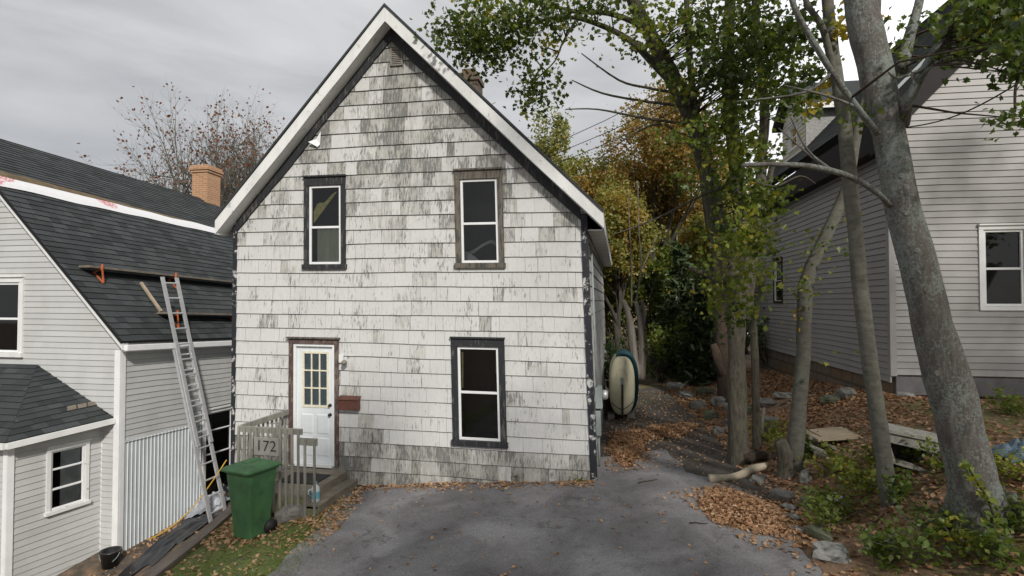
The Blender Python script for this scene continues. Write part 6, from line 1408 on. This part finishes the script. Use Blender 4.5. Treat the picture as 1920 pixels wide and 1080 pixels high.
# point blades upward
tag(o, 'patchy short grass with yellow tips', 'grass', kind='stuff')
# weeds
WD = [(1600, 905, 'broad leafed green weed clump below the plywood'), (1640, 870, 'green weed clump left of the slim trunk'), (1570, 890, 'dense weed clump at the edge of the boards'), (1630, 930, 'low weed clump in front of the slim trunk'), (1700, 870, 'weed clump between the slim trunk and the wooden box'), (1690, 945, 'grassy weed tuft right of the slim trunk'),
      (1775, 885, 'small light green weed before the wooden box'), (1770, 1010, 'bright green weed clump left of the big trunk base'), (1800, 1050, 'weed clump in the lower right corner'), (1860, 1060, 'yellowing weed tuft at the bottom right'), (1910, 1000, 'yellow green weed at the right frame edge'), (1905, 905, 'leafy sprout below the slate blue tarp'),
      (1440, 830, 'green sprout beside the broken pipe'), (1465, 850, 'leafy weed left of the stump tree'), (1895, 780, 'grass tuft near the boulder'), (960, 905, 'small weed growing at the middle foot of the white house'), (1015, 895, 'taller weed at the foot of the white house wall'), (1085, 905, 'tiny weed at the right foot of the white house'), (1560, 970, 'weed between pale stones'), (1505, 860, 'ivy like weed right of the stump'),
      (1270, 690, 'green weed on the grassy bank'), (1340, 690, 'weed sprouting by the brown trunk'), (1545, 1000, 'low weed behind the driveway stone'), (1650, 1060, 'leafy weed among fallen leaves at the bottom'), (1730, 1060, 'spreading weed at the bottom right of the bank')]
for k, (px, py, lb) in enumerate(WD):
    q = gp(px, py); t = thing('weed', lb, 'weed', q, 'weeds on the bank and by the wall'); R2 = random.Random(k + 5); mb = MB(); tp = []; small = px < 1120
    for j in range(5 if small else 9):
        e = q + Vector((R2.gauss(0, .09 if small else .2), R2.gauss(0, .07 if small else .16), R2.uniform(.06, .16) if small else R2.uniform(.14, .36))); mb.tube([q, q.lerp(e, .6) + Vector((0, 0, .03)), e], [.004, .003, .002], 4, cap=False); tp += [q.lerp(e, s) for s in (.4, .6, .75, .9, 1)]
    mb.build('stems', M['bark_smooth'], t); rg = np.random.default_rng(k); n_ = 30 if small else 230; c, cl = scatter(tp, n_, .025 if small else .065, rg)
    leaf_mesh('leaves', c, .05 if small else .07, .25 + .5 * R2.random(), M['leaf_green' if k % 3 == 1 else 'ivy'], t, 'leaf', .8, k)
# distant teal house and wires
Ft = Frame((11.2, 31), (.98, -.1)); th = thing('house', 'pale teal house glimpsed between the maple stems', 'house', Ft.w(2, 2, 0)); gz = 0
mb = MB(); siding(mb, [(0, 0), (4.5, 0), (4.5, 7.2), (0, 7.2)], lambda u, w, o: Ft.w(u, -o, w), .25, .02, (), None, random.Random(1), 0, 0, .01); mb.fbox(Ft, 0, 4.5, .01, 5, 0, 7.2); mb.build('wall', M['tealwall'], th)
mb = MB(); mb.hexa([Ft.w(-.3, -.3, 7.1), Ft.w(4.8, -.3, 7.1), Ft.w(4.8, 5.3, 7.1), Ft.w(-.3, 5.3, 7.1), Ft.w(-.1, 2.4, 9), Ft.w(4.6, 2.4, 9), Ft.w(4.6, 2.6, 9), Ft.w(-.1, 2.6, 9)]); mb.build('roof', M['roof'], th)
for k, (a, b) in enumerate((((1050, 262), (1180, 195)), ((1060, 276), (1190, 222)), ((1050, 300), (1200, 238)))):
    A, B = P(a[0] - 60, a[1] + 30, 14), P(b[0] + 150, b[1] - 70, 10.5); mb = MB(); mb.tube([A, (A + B) / 2 + Vector((0, 0, -.06)), B], [.008] * 3, 5); o = mb.build('overhead_wire', M['wire'], None, True); tag(o, ['top overhead wire passing behind the main roof', 'middle overhead wire passing behind the main roof', 'bottom overhead wire passing behind the main roof'][k], 'wire', 'overhead wires')

for k, (px, py, L_w, an, lb) in enumerate(((1215, 905, .34, .3, 'thin bent twig lying on the asphalt right of the white house corner'), (1310, 985, .22, -.2, 'short twig lying just left of the front leaf pile'), (1640, 985, .4, .5, 'brown stick in the leaves in front of the slim trunk'), (1500, 745, .9, .15, 'long fallen branch on the bank below the right house wall'))):
    q = gp(px, py); d = Vector((math.cos(an), math.sin(an), 0)) * L_w / 2; pts = [q - d, q - d * .3 + Vector((0, .02, .01)), q + d * .3 + Vector((0, -.01, .012)), q + d]; pts = [Vector((p.x, p.y, ground(p.x, p.y) + .022)) for p in pts]
    mb = MB(); mb.tube(pts, [.008 + .006 * L_w, .008, .007, .004], 6); o = mb.build('twig', M['bark_brown'], None, True); tag(o, lb, 'twig', 'fallen twigs')
